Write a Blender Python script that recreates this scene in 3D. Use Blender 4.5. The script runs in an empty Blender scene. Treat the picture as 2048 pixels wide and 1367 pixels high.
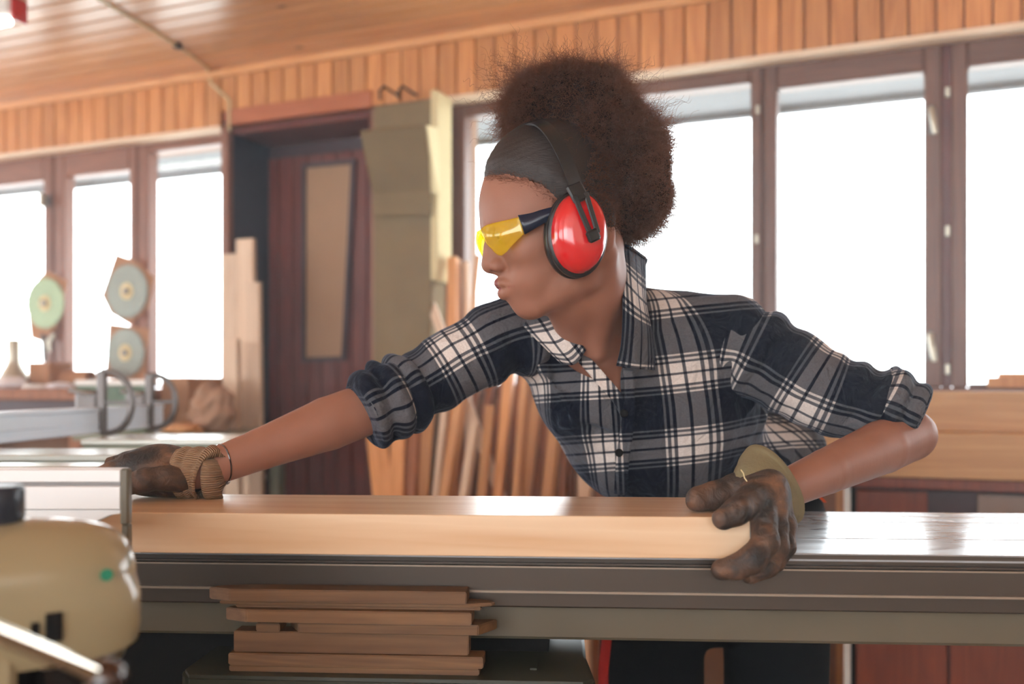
import bpy, bmesh, math, random
import numpy as np
from mathutils import Vector, Matrix
random.seed(7); rng = np.random.default_rng(11)
D = bpy.data; S = bpy.context.scene
COL = S.collection
# ---------------------------------------------------------------- camera, world, lights, exposure
F = 2000.0; HX = 1024.0; HY = 772.0; ZC = 1.07
cam_d = D.cameras.new('camera'); cam = D.objects.new('camera', cam_d); COL.objects.link(cam)
cam.location = (0, 0, ZC); cam.rotation_euler = (math.pi/2, 0, 0)
cam_d.sensor_width = 36; cam_d.lens = F/2048*36; cam_d.shift_y = (HY-683.5)/2048
cam_d.dof.use_dof = True; cam_d.dof.focus_distance = 1.30; cam_d.dof.aperture_fstop = 2.8
cam_d.clip_start = 0.05
S.camera = cam
S.view_settings.view_transform = 'Standard'; S.view_settings.look = 'None'
S.view_settings.gamma = 1; S.view_settings.use_curve_mapping = False
S.view_settings.exposure = 0.0
W_ = D.worlds.new('overcast_sky'); S.world = W_; W_.use_nodes = True
bgn = W_.node_tree.nodes['Background']
bgn.inputs[0].default_value = (0.93, 0.97, 1.0, 1); bgn.inputs[1].default_value = 8.0

def area(name, loc, target, sx, sy, power, col):
    l = D.lights.new(name, 'AREA'); l.shape = 'RECTANGLE'; l.size = sx; l.size_y = sy
    l.energy = power; l.color = col
    o = D.objects.new(name, l); COL.objects.link(o); o.location = loc
    o.rotation_euler = (Vector(target)-Vector(loc)).to_track_quat('-Z', 'Y').to_euler()
    return o
# window daylight from behind the camera, plus an added fill
area('rear_window_light', (-1.15, -1.7, 1.62), (0.3, 1.5, 0.98), 1.2, 0.9, 11, (1.0, 0.95, 0.88))
area('rear_fill_light', (1.6, -2.2, 1.9), (0, 2.2, 1.2), 2.0, 1.2, 7.5, (1.0, 0.94, 0.88))  # added fill lamp brightening the surfaces that face the camera

# ---------------------------------------------------------------- helpers
def srgb(r, g, b):
    f = lambda c: c/12.92 if c <= 0.04045 else ((c+0.055)/1.055)**2.4
    return (f(r/255), f(g/255), f(b/255), 1)
def P(px, py, d):
    return Vector(((px-HX)/F*d, d, ZC-(py-HY)/F*d))
WM = {}
def link(name, me, mat=None, parent=None, M=None):
    o = D.objects.new(name, me); COL.objects.link(o)
    M = M or Matrix.Identity(4)
    if mat and me is not None and len(me.materials) == 0: me.materials.append(mat)
    if parent:
        o.parent = parent; o.matrix_basis = WM[parent.name].inverted() @ M
    else:
        o.matrix_basis = M
    WM[o.name] = M
    return o
def tag(o, label=None, cat=None, group=None, kind=None):
    if label: o['label'] = label
    if cat: o['category'] = cat
    if group: o['group'] = group
    if kind: o['kind'] = kind
    return o
def empty(name, M, label=None, cat=None, group=None, kind=None):
    o = D.objects.new(name, None); COL.objects.link(o); o.empty_display_size = .05
    if isinstance(M, (Vector, tuple)): M = Matrix.Translation(Vector(M))
    o.matrix_basis = M; WM[o.name] = M
    return tag(o, label, cat, group, kind)
def bm_mesh(bm, name, smooth=False):
    me = D.meshes.new(name); bm.to_mesh(me); bm.free()
    if smooth: me.shade_smooth()
    return me
_bc = {}
def box_mesh(sx, sy, sz, bev=0.0, seg=1):
    k = (round(sx,4), round(sy,4), round(sz,4), bev, seg)
    bm = bmesh.new(); bmesh.ops.create_cube(bm, size=1)
    bmesh.ops.scale(bm, vec=(sx, sy, sz), verts=bm.verts)
    if bev > 0: bmesh.ops.bevel(bm, geom=list(bm.edges), offset=bev, segments=seg, affect='EDGES', profile=.5)
    return bm_mesh(bm, 'box')
def fbox(FR, name, x0, x1, y0, y1, z0, z1, mat, parent=None, bev=0.0, me=None):
    me = me or box_mesh(abs(x1-x0), abs(y1-y0), abs(z1-z0), bev)
    return link(name, me, mat, parent, FR @ Matrix.Translation(((x0+x1)/2, (y0+y1)/2, (z0+z1)/2)))
def orient(p, q, up):
    z = (q-p).normalized(); x = (up - z*up.dot(z)).normalized(); y = z.cross(x)
    M = Matrix((x, y, z)).transposed().to_4x4(); M.translation = (p+q)/2
    return M, (q-p).length
def bar(name, p, q, w, t, up, mat, parent=None, bev=0.0):
    M, L = orient(p, q, up)
    return link(name, box_mesh(w, t, L, bev), mat, parent, M)
def lathe_mesh(prof, n=32, smooth=True, ang=40):
    bm = bmesh.new(); rings = []
    for r, z in prof:
        if r < 1e-5: rings.append([bm.verts.new((0, 0, z))])
        else: rings.append([bm.verts.new((r*math.cos(2*math.pi*i/n), r*math.sin(2*math.pi*i/n), z)) for i in range(n)])
    for a, b in zip(rings, rings[1:]):
        for i in range(n):
            j = (i+1) % n
            if len(a) == 1 and len(b) == 1: continue
            if len(a) == 1: bm.faces.new((a[0], b[j], b[i]))
            elif len(b) == 1: bm.faces.new((a[i], a[j], b[0]))
            else: bm.faces.new((a[i], a[j], b[j], b[i]))
    bmesh.ops.recalc_face_normals(bm, faces=bm.faces)
    me = bm_mesh(bm, 'lathe')
    if smooth: me.shade_smooth(); me.set_sharp_from_angle(angle=math.radians(ang))
    return me
def prism_mesh(poly, t, bev=0.0, smooth=False):
    """polygon in XY extruded along +Z by t, centred in z"""
    bm = bmesh.new(); v = [bm.verts.new((x, y, -t/2)) for x, y in poly]
    f = bm.faces.new(v); r = bmesh.ops.extrude_face_region(bm, geom=[f])
    bmesh.ops.translate(bm, vec=(0, 0, t), verts=[e for e in r['geom'] if isinstance(e, bmesh.types.BMVert)])
    bmesh.ops.recalc_face_normals(bm, faces=bm.faces)
    if bev: bmesh.ops.bevel(bm, geom=[e for e in bm.edges if e.is_convex], offset=bev, segments=2, affect='EDGES')
    me = bm_mesh(bm, 'prism')
    if smooth: me.shade_smooth(); me.set_sharp_from_angle(angle=math.radians(35))
    return me
def tube_mesh(pts, r, n=10, cap=True, flat=None):
    """tube through pts (list of Vector), r scalar or list; flat=(rx,ry) factors"""
    pts = [Vector(p) for p in pts]; bm = bmesh.new(); rings = []
    rr = r if isinstance(r, (list, tuple)) else [r]*len(pts)
    t0 = (pts[1]-pts[0]).normalized(); a = Vector((0, 0, 1)) if abs(t0.z) < .9 else Vector((1, 0, 0))
    u = t0.cross(a).normalized()
    for i, p in enumerate(pts):
        t = (pts[min(i+1, len(pts)-1)]-pts[max(i-1, 0)]).normalized()
        u = (u - t*u.dot(t)).normalized(); v = t.cross(u)
        fx, fy = flat or (1, 1)
        rings.append([bm.verts.new(p + u*math.cos(2*math.pi*k/n)*rr[i]*fx + v*math.sin(2*math.pi*k/n)*rr[i]*fy) for k in range(n)])
    for a, b in zip(rings, rings[1:]):
        for k in range(n): bm.faces.new((a[k], a[(k+1) % n], b[(k+1) % n], b[k]))
    if cap: bm.faces.new(rings[0][::-1]); bm.faces.new(rings[-1])
    bmesh.ops.recalc_face_normals(bm, faces=bm.faces)
    me = bm_mesh(bm, 'tube'); me.shade_smooth(); me.set_sharp_from_angle(angle=math.radians(50))
    return me
def join_meshes(mes):
    bm = bmesh.new()
    for me, M in mes:
        k = len(bm.verts); bm.from_mesh(me); bm.verts.ensure_lookup_table()
        bmesh.ops.transform(bm, matrix=M, verts=bm.verts[k:])
    return bm_mesh(bm, 'joined')

# ---------------------------------------------------------------- materials
def newmat(name):
    m = D.materials.new(name); m.use_nodes = True
    nt = m.node_tree; b = nt.nodes['Principled BSDF']
    return m, nt, b
def nd(nt, t, **kw):
    n = nt.nodes.new(t)
    for k, v in kw.items():
        if k.startswith('i_'):
            key = k[2:]; key = int(key) if key.isdigit() else key.replace('_', ' ')
            n.inputs[key].default_value = v
        else: setattr(n, k, v)
    return n
def simple(name, col, rough=.5, metal=0.0, noise=0.12, nscale=30, bump=0.0, bscale=200, spec=.5, coat=0, objvar=0.0):
    m, nt, b = newmat(name); L = nt.links.new
    tc = nd(nt, 'ShaderNodeTexCoord'); no = nd(nt, 'ShaderNodeTexNoise', i_Scale=nscale, i_Detail=4.0)
    L(tc.outputs['Object'], no.inputs['Vector'])
    mx = nd(nt, 'ShaderNodeMix', data_type='RGBA')
    c = col; mx.inputs[6].default_value = tuple(x*(1-noise) for x in c[:3])+(1,)
    mx.inputs[7].default_value = tuple(min(1, x*(1+noise)) for x in c[:3])+(1,)
    L(no.outputs['Fac'], mx.inputs[0])
    out = mx.outputs[2]
    if objvar:
        oi = nd(nt, 'ShaderNodeObjectInfo'); hs = nd(nt, 'ShaderNodeHueSaturation')
        mr = nd(nt, 'ShaderNodeMapRange'); mr.inputs[3].default_value = 1-objvar; mr.inputs[4].default_value = 1+objvar
        L(oi.outputs['Random'], mr.inputs[0]); L(mr.outputs[0], hs.inputs['Value']); L(out, hs.inputs['Color']); out = hs.outputs[0]
    L(out, b.inputs['Base Color'])
    b.inputs['Roughness'].default_value = rough; b.inputs['Metallic'].default_value = metal
    b.inputs['Specular IOR Level'].default_value = spec
    if coat: b.inputs['Coat Weight'].default_value = coat; b.inputs['Coat Roughness'].default_value = .12
    if bump:
        n2 = nd(nt, 'ShaderNodeTexNoise', i_Scale=bscale, i_Detail=3.0); bp = nd(nt, 'ShaderNodeBump', i_Strength=bump, i_Distance=.002)
        L(tc.outputs['Object'], n2.inputs['Vector']); L(n2.outputs['Fac'], bp.inputs['Height']); L(bp.outputs[0], b.inputs['Normal'])
    return m
def wood(name, c1, c2, axis=2, scale=14, rough=.5, var=.18, knots=0.0, coat=0.0, stretch=.06, bump=.15):
    m, nt, b = newmat(name); L = nt.links.new
    tc = nd(nt, 'ShaderNodeTexCoord'); oi = nd(nt, 'ShaderNodeObjectInfo')
    ml = nd(nt, 'ShaderNodeVectorMath', operation='SCALE'); ml.inputs[3].default_value = 37.0
    cb = nd(nt, 'ShaderNodeCombineXYZ'); L(oi.outputs['Random'], cb.inputs[0]); L(oi.outputs['Random'], cb.inputs[1]); L(oi.outputs['Random'], cb.inputs[2])
    L(cb.outputs[0], ml.inputs[0])
    ad = nd(nt, 'ShaderNodeVectorMath', operation='ADD'); L(tc.outputs['Object'], ad.inputs[0]); L(ml.outputs[0], ad.inputs[1])
    mp = nd(nt, 'ShaderNodeMapping'); sc = [1, 1, 1]; sc[axis] = stretch; mp.inputs['Scale'].default_value = sc
    L(ad.outputs[0], mp.inputs[0])
    n1 = nd(nt, 'ShaderNodeTexNoise', i_Scale=float(scale), i_Detail=3.0, i_Distortion=.8); L(mp.outputs[0], n1.inputs['Vector'])
    # growth rings from the noise field
    mm = nd(nt, 'ShaderNodeMath', operation='MULTIPLY'); mm.inputs[1].default_value = 9.0; L(n1.outputs['Fac'], mm.inputs[0])
    fr = nd(nt, 'ShaderNodeMath', operation='PINGPONG'); fr.inputs[1].default_value = .5; L(mm.outputs[0], fr.inputs[0])
    n2 = nd(nt, 'ShaderNodeTexNoise', i_Scale=scale*12.0, i_Detail=2.0); L(mp.outputs[0], n2.inputs['Vector'])
    mixf = nd(nt, 'ShaderNodeMath', operation='MULTIPLY_ADD'); mixf.inputs[1].default_value = 1.1; L(fr.outputs[0], mixf.inputs[0])
    sb = nd(nt, 'ShaderNodeMath', operation='MULTIPLY_ADD'); sb.inputs[1].default_value = .9; sb.inputs[2].default_value = -.3
    L(n2.outputs['Fac'], sb.inputs[0]); L(sb.outputs[0], mixf.inputs[2])
    mx = nd(nt, 'ShaderNodeMix', data_type='RGBA'); mx.inputs[6].default_value = c1; mx.inputs[7].default_value = c2
    L(mixf.outputs[0], mx.inputs[0]); out = mx.outputs[2]
    if knots:
        vo = nd(nt, 'ShaderNodeTexVoronoi', i_Scale=3.2); m2 = nd(nt, 'ShaderNodeMapping'); s2 = [1.6, 1.6, 1.6]; s2[axis] = .8
        m2.inputs['Scale'].default_value = s2; L(ad.outputs[0], m2.inputs[0]); L(m2.outputs[0], vo.inputs['Vector'])
        rp = nd(nt, 'ShaderNodeMapRange'); rp.inputs[1].default_value = .03; rp.inputs[2].default_value = .075; rp.inputs[3].default_value = knots; rp.inputs[4].default_value = 0
        L(vo.outputs['Distance'], rp.inputs[0])
        mk = nd(nt, 'ShaderNodeMix', data_type='RGBA'); L(rp.outputs[0], mk.inputs[0]); L(out, mk.inputs[6])
        mk.inputs[7].default_value = tuple(x*.22 for x in c2[:3])+(1,); out = mk.outputs[2]
    hs = nd(nt, 'ShaderNodeHueSaturation'); mr = nd(nt, 'ShaderNodeMapRange'); mr.inputs[3].default_value = 1-var; mr.inputs[4].default_value = 1+var
    L(oi.outputs['Random'], mr.inputs[0]); L(mr.outputs[0], hs.inputs['Value']); L(out, hs.inputs['Color'])
    L(hs.outputs[0], b.inputs['Base Color'])
    b.inputs['Roughness'].default_value = rough
    if coat: b.inputs['Coat Weight'].default_value = coat; b.inputs['Coat Roughness'].default_value = .25
    if bump:
        bp = nd(nt, 'ShaderNodeBump', i_Strength=bump, i_Distance=.002); L(n2.outputs['Fac'], bp.inputs['Height']); L(bp.outputs[0], b.inputs['Normal'])
    return m
M = {}
M['pine_wall'] = wood('pine_wall', srgb(224,158,96), srgb(188,118,62), 2, 10, .42, .14, knots=.8)
M['pine_ceiling'] = wood('pine_ceiling', srgb(242,184,126), srgb(214,146,90), 0, 10, .34, .12, knots=.9, coat=.8)
M['frame_wood'] = wood('frame_wood', srgb(120,78,58), srgb(92,58,44), 2, 12, .4, .08)
M['frame_wood_h'] = wood('frame_wood_h', srgb(120,78,58), srgb(92,58,44), 0, 12, .4, .08)
M['door_wood'] = wood('door_wood', srgb(120,46,28), srgb(86,30,20), 2, 12, .4, .1)
M['lintel'] = wood('lintel', srgb(190,110,68), srgb(165,90,52), 0, 10, .45, .05)
M['wall_paint'] = simple('wall_paint', srgb(150,110,85), .7)
M['rear_paint'] = simple('rear_paint', srgb(200,180,155), .8)
M['jamb_blue'] = simple('jamb_blue', srgb(40,46,66), .45)
M['concrete'] = simple('concrete', srgb(150,132,112), .8, noise=.2, nscale=6, bump=.2)
M['spruce'] = wood('spruce', srgb(228,200,166), srgb(202,156,112), 0, 5, .35, .03, knots=0, stretch=.07, bump=.1, coat=.5)
M['lath'] = wood('lath', srgb(226,168,112), srgb(196,132,80), 2, 12, .6, .22)
M['lath_pale'] = wood('lath_pale', srgb(232,206,180), srgb(212,180,150), 2, 12, .6, .08)
M['lath_brown'] = wood('lath_brown', srgb(168,108,70), srgb(130,78,48), 2, 12, .6, .2)
M['offcut'] = wood('offcut', srgb(124,90,58), srgb(92,62,38), 0, 14, .6, .16, knots=.6)
M['glulam'] = wood('glulam', srgb(204,158,108), srgb(182,134,86), 0, 8, .55, .05, knots=.5)
M['cab_red'] = wood('cab_red', srgb(140,66,38), srgb(110,48,28), 2, 10, .45, .08)
M['cab_dark'] = simple('cab_dark', srgb(70,46,52), .5)
M['cab_grey'] = simple('cab_grey', srgb(150,128,118), .55)
M['dark_green'] = simple('dark_green', srgb(52,54,43), .4, noise=.15, nscale=12)
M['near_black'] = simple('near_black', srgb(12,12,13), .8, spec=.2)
M['grey_green'] = simple('grey_green', srgb(132,134,112), .4, noise=.06)
M['olive_rail'] = simple('olive_rail', srgb(98,90,74), .35, noise=.2, nscale=5)
M['taupe_alu'] = simple('taupe_alu', srgb(76,66,58), .38, .35, noise=.06, nscale=8)
M['pale_alu'] = simple('pale_alu', srgb(216,212,210), .42, .25, noise=.03, nscale=8)
M['steel'] = simple('steel', srgb(190,194,198), .3, 1, noise=.08)
M['dark_steel'] = simple('dark_steel', srgb(116,110,108), .38, .6, noise=.1)
M['zinc'] = simple('zinc', srgb(200,196,180), .4, .7)
M['highlight_alu'] = simple('highlight_alu', srgb(156,142,128), .3, .4)  # paler tone for the highlight lines painted along the table front
M['chrome'] = simple('chrome', srgb(225,215,200), .06, 1, noise=.02)
M['cream'] = simple('cream', srgb(150,138,108), .28, 0, noise=.04, nscale=20, bump=.05, bscale=160, coat=1)
M['black_plastic'] = simple('black_plastic', srgb(22,23,25), .35, bump=.1)
M['knob_black'] = simple('knob_black', srgb(32,38,50), .3)
M['knob_brown'] = simple('knob_brown', srgb(44,26,26), .12, coat=1)
M['green_spot'] = simple('green_spot', srgb(20,128,98), .4)
M['red_plastic'] = simple('red_plastic', srgb(205,28,32), .16, noise=.03, coat=.8)
M['felt'] = simple('felt', srgb(130,110,78), .9, noise=.22, nscale=8, bump=.4, bscale=90)
M['felt_edge'] = simple('felt_edge', srgb(222,206,160), .9, noise=.08)  # cream; on the felt board it paints window light on the side
M['board_beige'] = simple('board_beige', srgb(176,140,108), .75, noise=.06, nscale=12)
M['cardboard'] = simple('cardboard', srgb(176,128,92), .8, noise=.08)
M['sack'] = simple('sack', srgb(186,150,124), .85, noise=.2, nscale=10, bump=.5, bscale=25)
M['blade'] = simple('blade', srgb(132,136,126), .45, .4, noise=.15, nscale=9)
M['blade_green'] = simple('blade_green', srgb(150,170,132), .45, .2, noise=.1, nscale=9)
M['white'] = simple('white', srgb(235,233,228), .5)
M['paper'] = simple('paper', srgb(232,228,232), .7)
M['green_box'] = simple('green_box', srgb(84,108,84), .5)
M['soffit'] = simple('soffit', srgb(108,111,115), .8)
M['outside_ground'] = simple('outside_ground', srgb(236,236,232), .9, nscale=1)  # unseen ground made bright to bounce daylight up onto the ceiling

def glass_mat(name, tint, refl=.06):
    m, nt, b = newmat(name); nt.nodes.remove(b); L = nt.links.new
    out = nt.nodes['Material Output']; t = nd(nt, 'ShaderNodeBsdfTransparent'); t.inputs[0].default_value = tint
    g = nd(nt, 'ShaderNodeBsdfGlossy'); g.inputs['Roughness'].default_value = .02
    mx = nd(nt, 'ShaderNodeMixShader'); mx.inputs[0].default_value = refl; L(t.outputs[0], mx.inputs[1]); L(g.outputs[0], mx.inputs[2]); L(mx.outputs[0], out.inputs[0])
    return m
M['glass'] = glass_mat('glass', (.96,.98,.98,1))
# brushed table top
m, nt, b = newmat('table_alu'); L = nt.links.new
tc = nd(nt,'ShaderNodeTexCoord'); mp = nd(nt,'ShaderNodeMapping'); mp.inputs['Scale'].default_value = (.35,1,1); L(tc.outputs['Object'], mp.inputs[0])
n1 = nd(nt,'ShaderNodeTexNoise', i_Scale=24.0, i_Detail=6.0, i_Distortion=1.5); L(mp.outputs[0], n1.inputs['Vector'])
cr = nd(nt,'ShaderNodeMapRange'); cr.inputs[1].default_value=.35; cr.inputs[2].default_value=.7; cr.inputs[3].default_value=.17; cr.inputs[4].default_value=.28
L(n1.outputs['Fac'], cr.inputs[0]); L(cr.outputs[0], b.inputs['Roughness'])
b.inputs['Base Color'].default_value = srgb(196,200,206); b.inputs['Metallic'].default_value = .45
bp = nd(nt,'ShaderNodeBump', i_Strength=.03, i_Distance=.001); L(n1.outputs['Fac'], bp.inputs['Height']); L(bp.outputs[0], b.inputs['Normal'])
M['table_alu'] = m
# ---------------------------------------------------------------- the room frame: x = s along the window wall (leftwards), y = n into the room, z up
_th = math.atan2(.3986, -.9171)
MW = Matrix.Translation((1.485, 2.9, 0)) @ Matrix(((-.9171, -.3986, 0, 0), (.3986, -.9171, 0, 0), (0, 0, 1, 0), (0, 0, 0, 1)))
MWi = MW.inverted()
O_l = MWi @ Vector((0, 0, ZC))
def WN(px, py, n):
    """point seen at a pixel on the plane n metres in front of the window wall, in wall coordinates"""
    q = MWi @ P(px, py, 1.0); dvec = q - O_l
    t = (n - O_l.y)/dvec.y
    return O_l + dvec*t
def sx(px, n=0.0): return WN(px, 772, n).x
def wbox(name, *a, **k): return fbox(MW, name, *a, **k)
HEAD = 2.115; CEIL = 2.335; SILL = 1.066
S0, S1_, NR = -3.0, 6.6, 6.2
# floor
fl = wbox('floor', S0-.3, S1_+.3, -.3, NR+.3, -.12, 0, M['concrete']); tag(fl, kind='structure')
gr = wbox('ground_outside', -14, 16, -24, -.36, -.4, -.25, M['outside_ground']); tag(gr, kind='structure')
# window wall: solid pieces around the openings
M['lit_pine'] = wood('lit_pine', srgb(252,232,206), srgb(240,214,182), 0, 10, .5, .05)  # near-white pine: daylight on the plank bottoms is put into the colour
wall = empty('wall_back', MW, kind='structure')
def wp(name, *a, mat=None, **k): return wbox(name, *a, mat or M['wall_paint'], wall, **k)
sD0, sD1 = sx(738), sx(466)      # door opening
sR1 = sx(884)                     # left end of the right hand window band
sL0, sL1 = sx(453), sx(-420)
sR0 = -2.4
wp('masonry', S0, S1_, -.30, -.02, 2.115, CEIL+.1)
wp('masonry', S0, sR1, -.30, 0, 0, SILL-.02)
wp('masonry', S0, sR0, -.30, 0, SILL-.02, 2.115)
wp('masonry', sR1, sD0, -.30, 0, 0, 2.115)
wp('masonry', sD1, sL0, -.30, 0, 0, 2.115)
wp('masonry', sL0, S1_, -.30, 0, 0, SILL-.03)
wp('masonry', sL1, S1_, -.30, 0, SILL-.03, 2.115)
# tongue and groove frieze: every board its own piece
pw = .0755; me_plank = box_mesh(pw-.005, .018, CEIL-HEAD+.002, .0035)
n_pl = int((6.2+1.6)/pw)
wp('batten', S0, S1_, -.02, .022, HEAD+.02, CEIL, mat=M['cab_red'])
for i in range(n_pl):
    s = -1.5 + i*pw
    zt = HEAD if not (sD0-.02 < s < sD1+.02) else HEAD+.055
    m_ = me_plank if zt == HEAD else None
    wbox('plank', s, s+pw-.005, .022, .040, zt, CEIL+.002, M['pine_wall'], wall, me=m_, bev=.0035)
for a_, b_ in ((S0+.6, sR1), (sL0, S1_)): wbox('lit_bottom_strip', a_, b_, -.034, .0215, HEAD-.001, HEAD+.019, mat=M['spruce']) if 0 else wbox('lit_bottom_strip', a_, b_, -.029, .0415, HEAD-.017, HEAD-.0005, M['lit_pine'], wall)  # added pale strip carries the brightness of the lit plank bottoms
# lintel board over the door and corner post
wp('lintel_board', sD0-.04, sD1+.0, .022, .048, HEAD-.005, HEAD+.058, mat=M['lintel'], bev=.004)
# other walls
wl = empty('wall_left', MW, kind='structure')
for a in ((S1_, S1_+.2, -.3, NR, 0, .95), (S1_, S1_+.2, -.3, NR, 2.15, CEIL+.1), (S1_, S1_+.2, -.3, .5, .95, 2.15), (S1_, S1_+.2, 2.6, 2.8, .95, 2.15), (S1_, S1_+.2, 5.2, NR, .95, 2.15)): wbox('masonry', *a, M['rear_paint'], wl)
for nm, a in (('wall_right', (S0-.2, S0, -.3, NR, 0, CEIL+.1)),):
    tag(wbox(nm, *a, M['rear_paint']), kind='structure')
rw = empty('wall_front', MW, kind='structure')
for a in ((S0, S1_, NR, NR+.2, 0, .95), (S0, S1_, NR, NR+.2, 2.15, CEIL+.1), (S0, -2.4, NR, NR+.2, .95, 2.15), (S1_-1.0, S1_, NR, NR+.2, .95, 2.15), (1.6, 2.0, NR, NR+.2, .95, 2.15)):
    wbox('masonry', *a, M['rear_paint'], rw)
# ceiling: boards running along the wall
ce = empty('ceiling', MW, kind='structure')
wbox('subceiling', S0, S1_, -.3, NR, CEIL+.02, CEIL+.12, M['cab_red'], ce)
cw = .0875; me_c = box_mesh(S1_-S0, cw-.006, .018, .004)
for i in range(70):
    n0 = .03 + i*cw
    wbox('plank', S0, S1_, n0, n0+cw-.006, CEIL+.002, CEIL+.02, M['pine_ceiling'], ce, me=me_c)
wbox('cornice', S0, S1_, .04, .062, CEIL-.03, CEIL+.004, M['pine_ceiling'], ce, bev=.006)

# ---- windows
def window(nm, s_r, s_l, z0, z1, fr=.052, sash=True, handle=None, mat='frame_wood', top=None):
    """s_r..s_l opening in s; a fixed frame, a sash and a pane"""
    w = empty(nm, MW @ Matrix.Translation(((s_r+s_l)/2, -.06, z0)), kind='structure')
    t = top or fr
    mh = M[mat+'_h']; mv = M[mat]
    wbox('frame_stile', s_r, s_r+fr, -.095, -.03, z0, z1, mv, w, bev=.006)
    wbox('frame_stile', s_l-fr, s_l, -.095, -.03, z0, z1, mv, w, bev=.006)
    wbox('frame_rail', s_r+fr, s_l-fr, -.095, -.03, z1-t, z1, mh, w, bev=.006)
    wbox('frame_rail', s_r+fr, s_l-fr, -.095, -.03, z0, z0+.03, mh, w, bev=.006)
    wbox('glazing_bead', s_r+fr-.001, s_l-fr+.001, -.10, -.085, z1-t-.012, z1-t+.001, mh, w)
    wbox('pane', s_r+fr-.005, s_l-fr+.005, -.068, -.062, z0+.025, z1-t+.005, M['glass'], w)
    return w
def win_px(nm, pl, pr, gl, gr, **k):
    """outer edges and glass edges in the photograph at the frame's face"""
    n = -.03
    a, b = sx(pr, n), sx(pl, n); g0, g1 = sx(gr, n), sx(gl, n)
    z1 = k.pop('z1', HEAD); z0 = k.pop('z0', SILL)
    w = empty(nm, MW @ Matrix.Translation(((a+b)/2, -.06, z0)), kind='structure')
    zt = k.pop('zt', .075); mat = k.pop('mat', 'frame_wood'); mh = M[mat+'_h']; mv = M[mat]
    wbox('frame_stile', a, g0, -.095, n, z0, z1, mv, w, bev=.005)
    wbox('frame_stile', g1, b, -.095, n, z0, z1, mv, w, bev=.005)
    wbox('frame_rail', g0, g1, -.095, n, z1-zt, z1, mh, w, bev=.005)
    wbox('frame_rail', g0, g1, -.095, n, z0, z0+.012, mh, w, bev=.004)
    wbox('pane', g0-.004, g1+.004, -.068, -.062, z0+.008, z1-zt+.004, M['glass'], w)
    return w
M['frame_red'] = wood('frame_red', srgb(150,96,72), srgb(120,74,56), 2, 12, .4, .08)
M['frame_red_h'] = wood('frame_red_h', srgb(150,96,72), srgb(120,74,56), 0, 12, .4, .08)
w1 = win_px('window_1', -300, -118, -280, -140, mat='frame_red', zt=.12)
w2 = win_px('window_2', -112, 104, -96, 86, mat='frame_red', zt=.12)
w3 = win_px('window_3', 108, 272, 128, 258, mat='frame_red', zt=.115)
w4 = win_px('window_4', 275, 455, 296, 450, mat='frame_red', zt=.05)
w5 = win_px('window_5', 890, 1524, 928, 1501, zt=.06, mat='frame_wood')
w6 = win_px('window_6', 1527, 1884, 1553, 1848, zt=.09)
w7 = win_px('window_7', 1902, 2560, 1936, 2500, zt=.09)
# the dark rebates between sashes
for px0, px1 in ((102, 110), (270, 277), (1522, 1529)):
    wbox('mullion_post', sx(px1, -.05), sx(px0, -.05), -.10, -.05, SILL, HEAD, M['cab_dark'] if px0 < 300 else M['frame_wood'], wall)
wbox('mullion_post', sx(1903, -.05), sx(1882, -.05), -.11, -.05, SILL, HEAD, M['door_wood'], wall, bev=.002)
wbox('mullion_post', sx(892, -.02), sx(884, -.02), -.11, .0, SILL, HEAD, M['cab_red'], wall)
# handles and striker plates
def handle(w, px, py0, py1, n=-.03):
    a = WN(px, (py0+py1)/2, n)
    wbox('handle_plate', a.x-.010, a.x+.010, n, n+.007, a.z-.045, a.z+.045, M['dark_steel'], w, bev=.003)
    p0 = MW @ Vector((a.x, n+.02, a.z+.03)); p1 = MW @ Vector((a.x-.006, n+.035, a.z-.01)); p2 = MW @ Vector((a.x-.012, n+.035, a.z-.05))
    tag(link('handle', tube_mesh([MW @ Vector((a.x, n, a.z+.03)), p0, p1, p2], [.009, .010, .009, .007], 10), M['zinc'], w), 'pale metal window handle')
handle(w6, 1863, 215, 265); handle(w6, 1861, 665, 715)
for px, py in ((1895, 185), (1895, 462), (1895, 738)):
    a = WN(px, py, -.05); wbox('striker_plate', a.x-.007, a.x+.007, -.05, -.043, a.z-.016, a.z+.016, M['zinc'], w7, bev=.002)
for px, py in ((1516, 220), (1514, 478)):
    a = WN(px, py, -.03); wbox('striker_plate', a.x-.006, a.x+.006, -.03, -.022, a.z-.014, a.z+.014, M['zinc'], w5, bev=.002)
a = WN(97, 402, -.03); wbox('handle_plate', a.x-.02, a.x+.02, -.03, -.015, a.z-.025, a.z+.025, M['dark_steel'], w2, bev=.003)
wbox('handle', a.x-.008, a.x+.008, -.015, .02, a.z-.03, a.z+.03, M['zinc'], w2, bev=.004)
# sills
wbox('trim_1', sx(890), sR0, -.10, .05, SILL-.035, SILL, M['frame_wood_h'], bev=.005)['kind'] = 'structure'
wbox('trim_2', sL0, S1_, -.10, .05, SILL-.04, SILL-.005, M['frame_red_h'], bev=.005)['kind'] = 'structure'
# post between left windows and door
wbox('trim_3', sx(466), sx(451), -.02, .03, 0, HEAD+.0, M['frame_red'], bev=.004)['kind'] = 'structure'
# eaves outside
ev = empty('eaves_outside', MW, kind='structure')
wbox('soffit_board', -8, 12, -1.25, -.32, 2.30, 2.34, M['soffit'], ev)
wbox('fascia_board', -8, 12, -1.29, -1.25, 2.27, 2.42, M['soffit'], ev)


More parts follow.
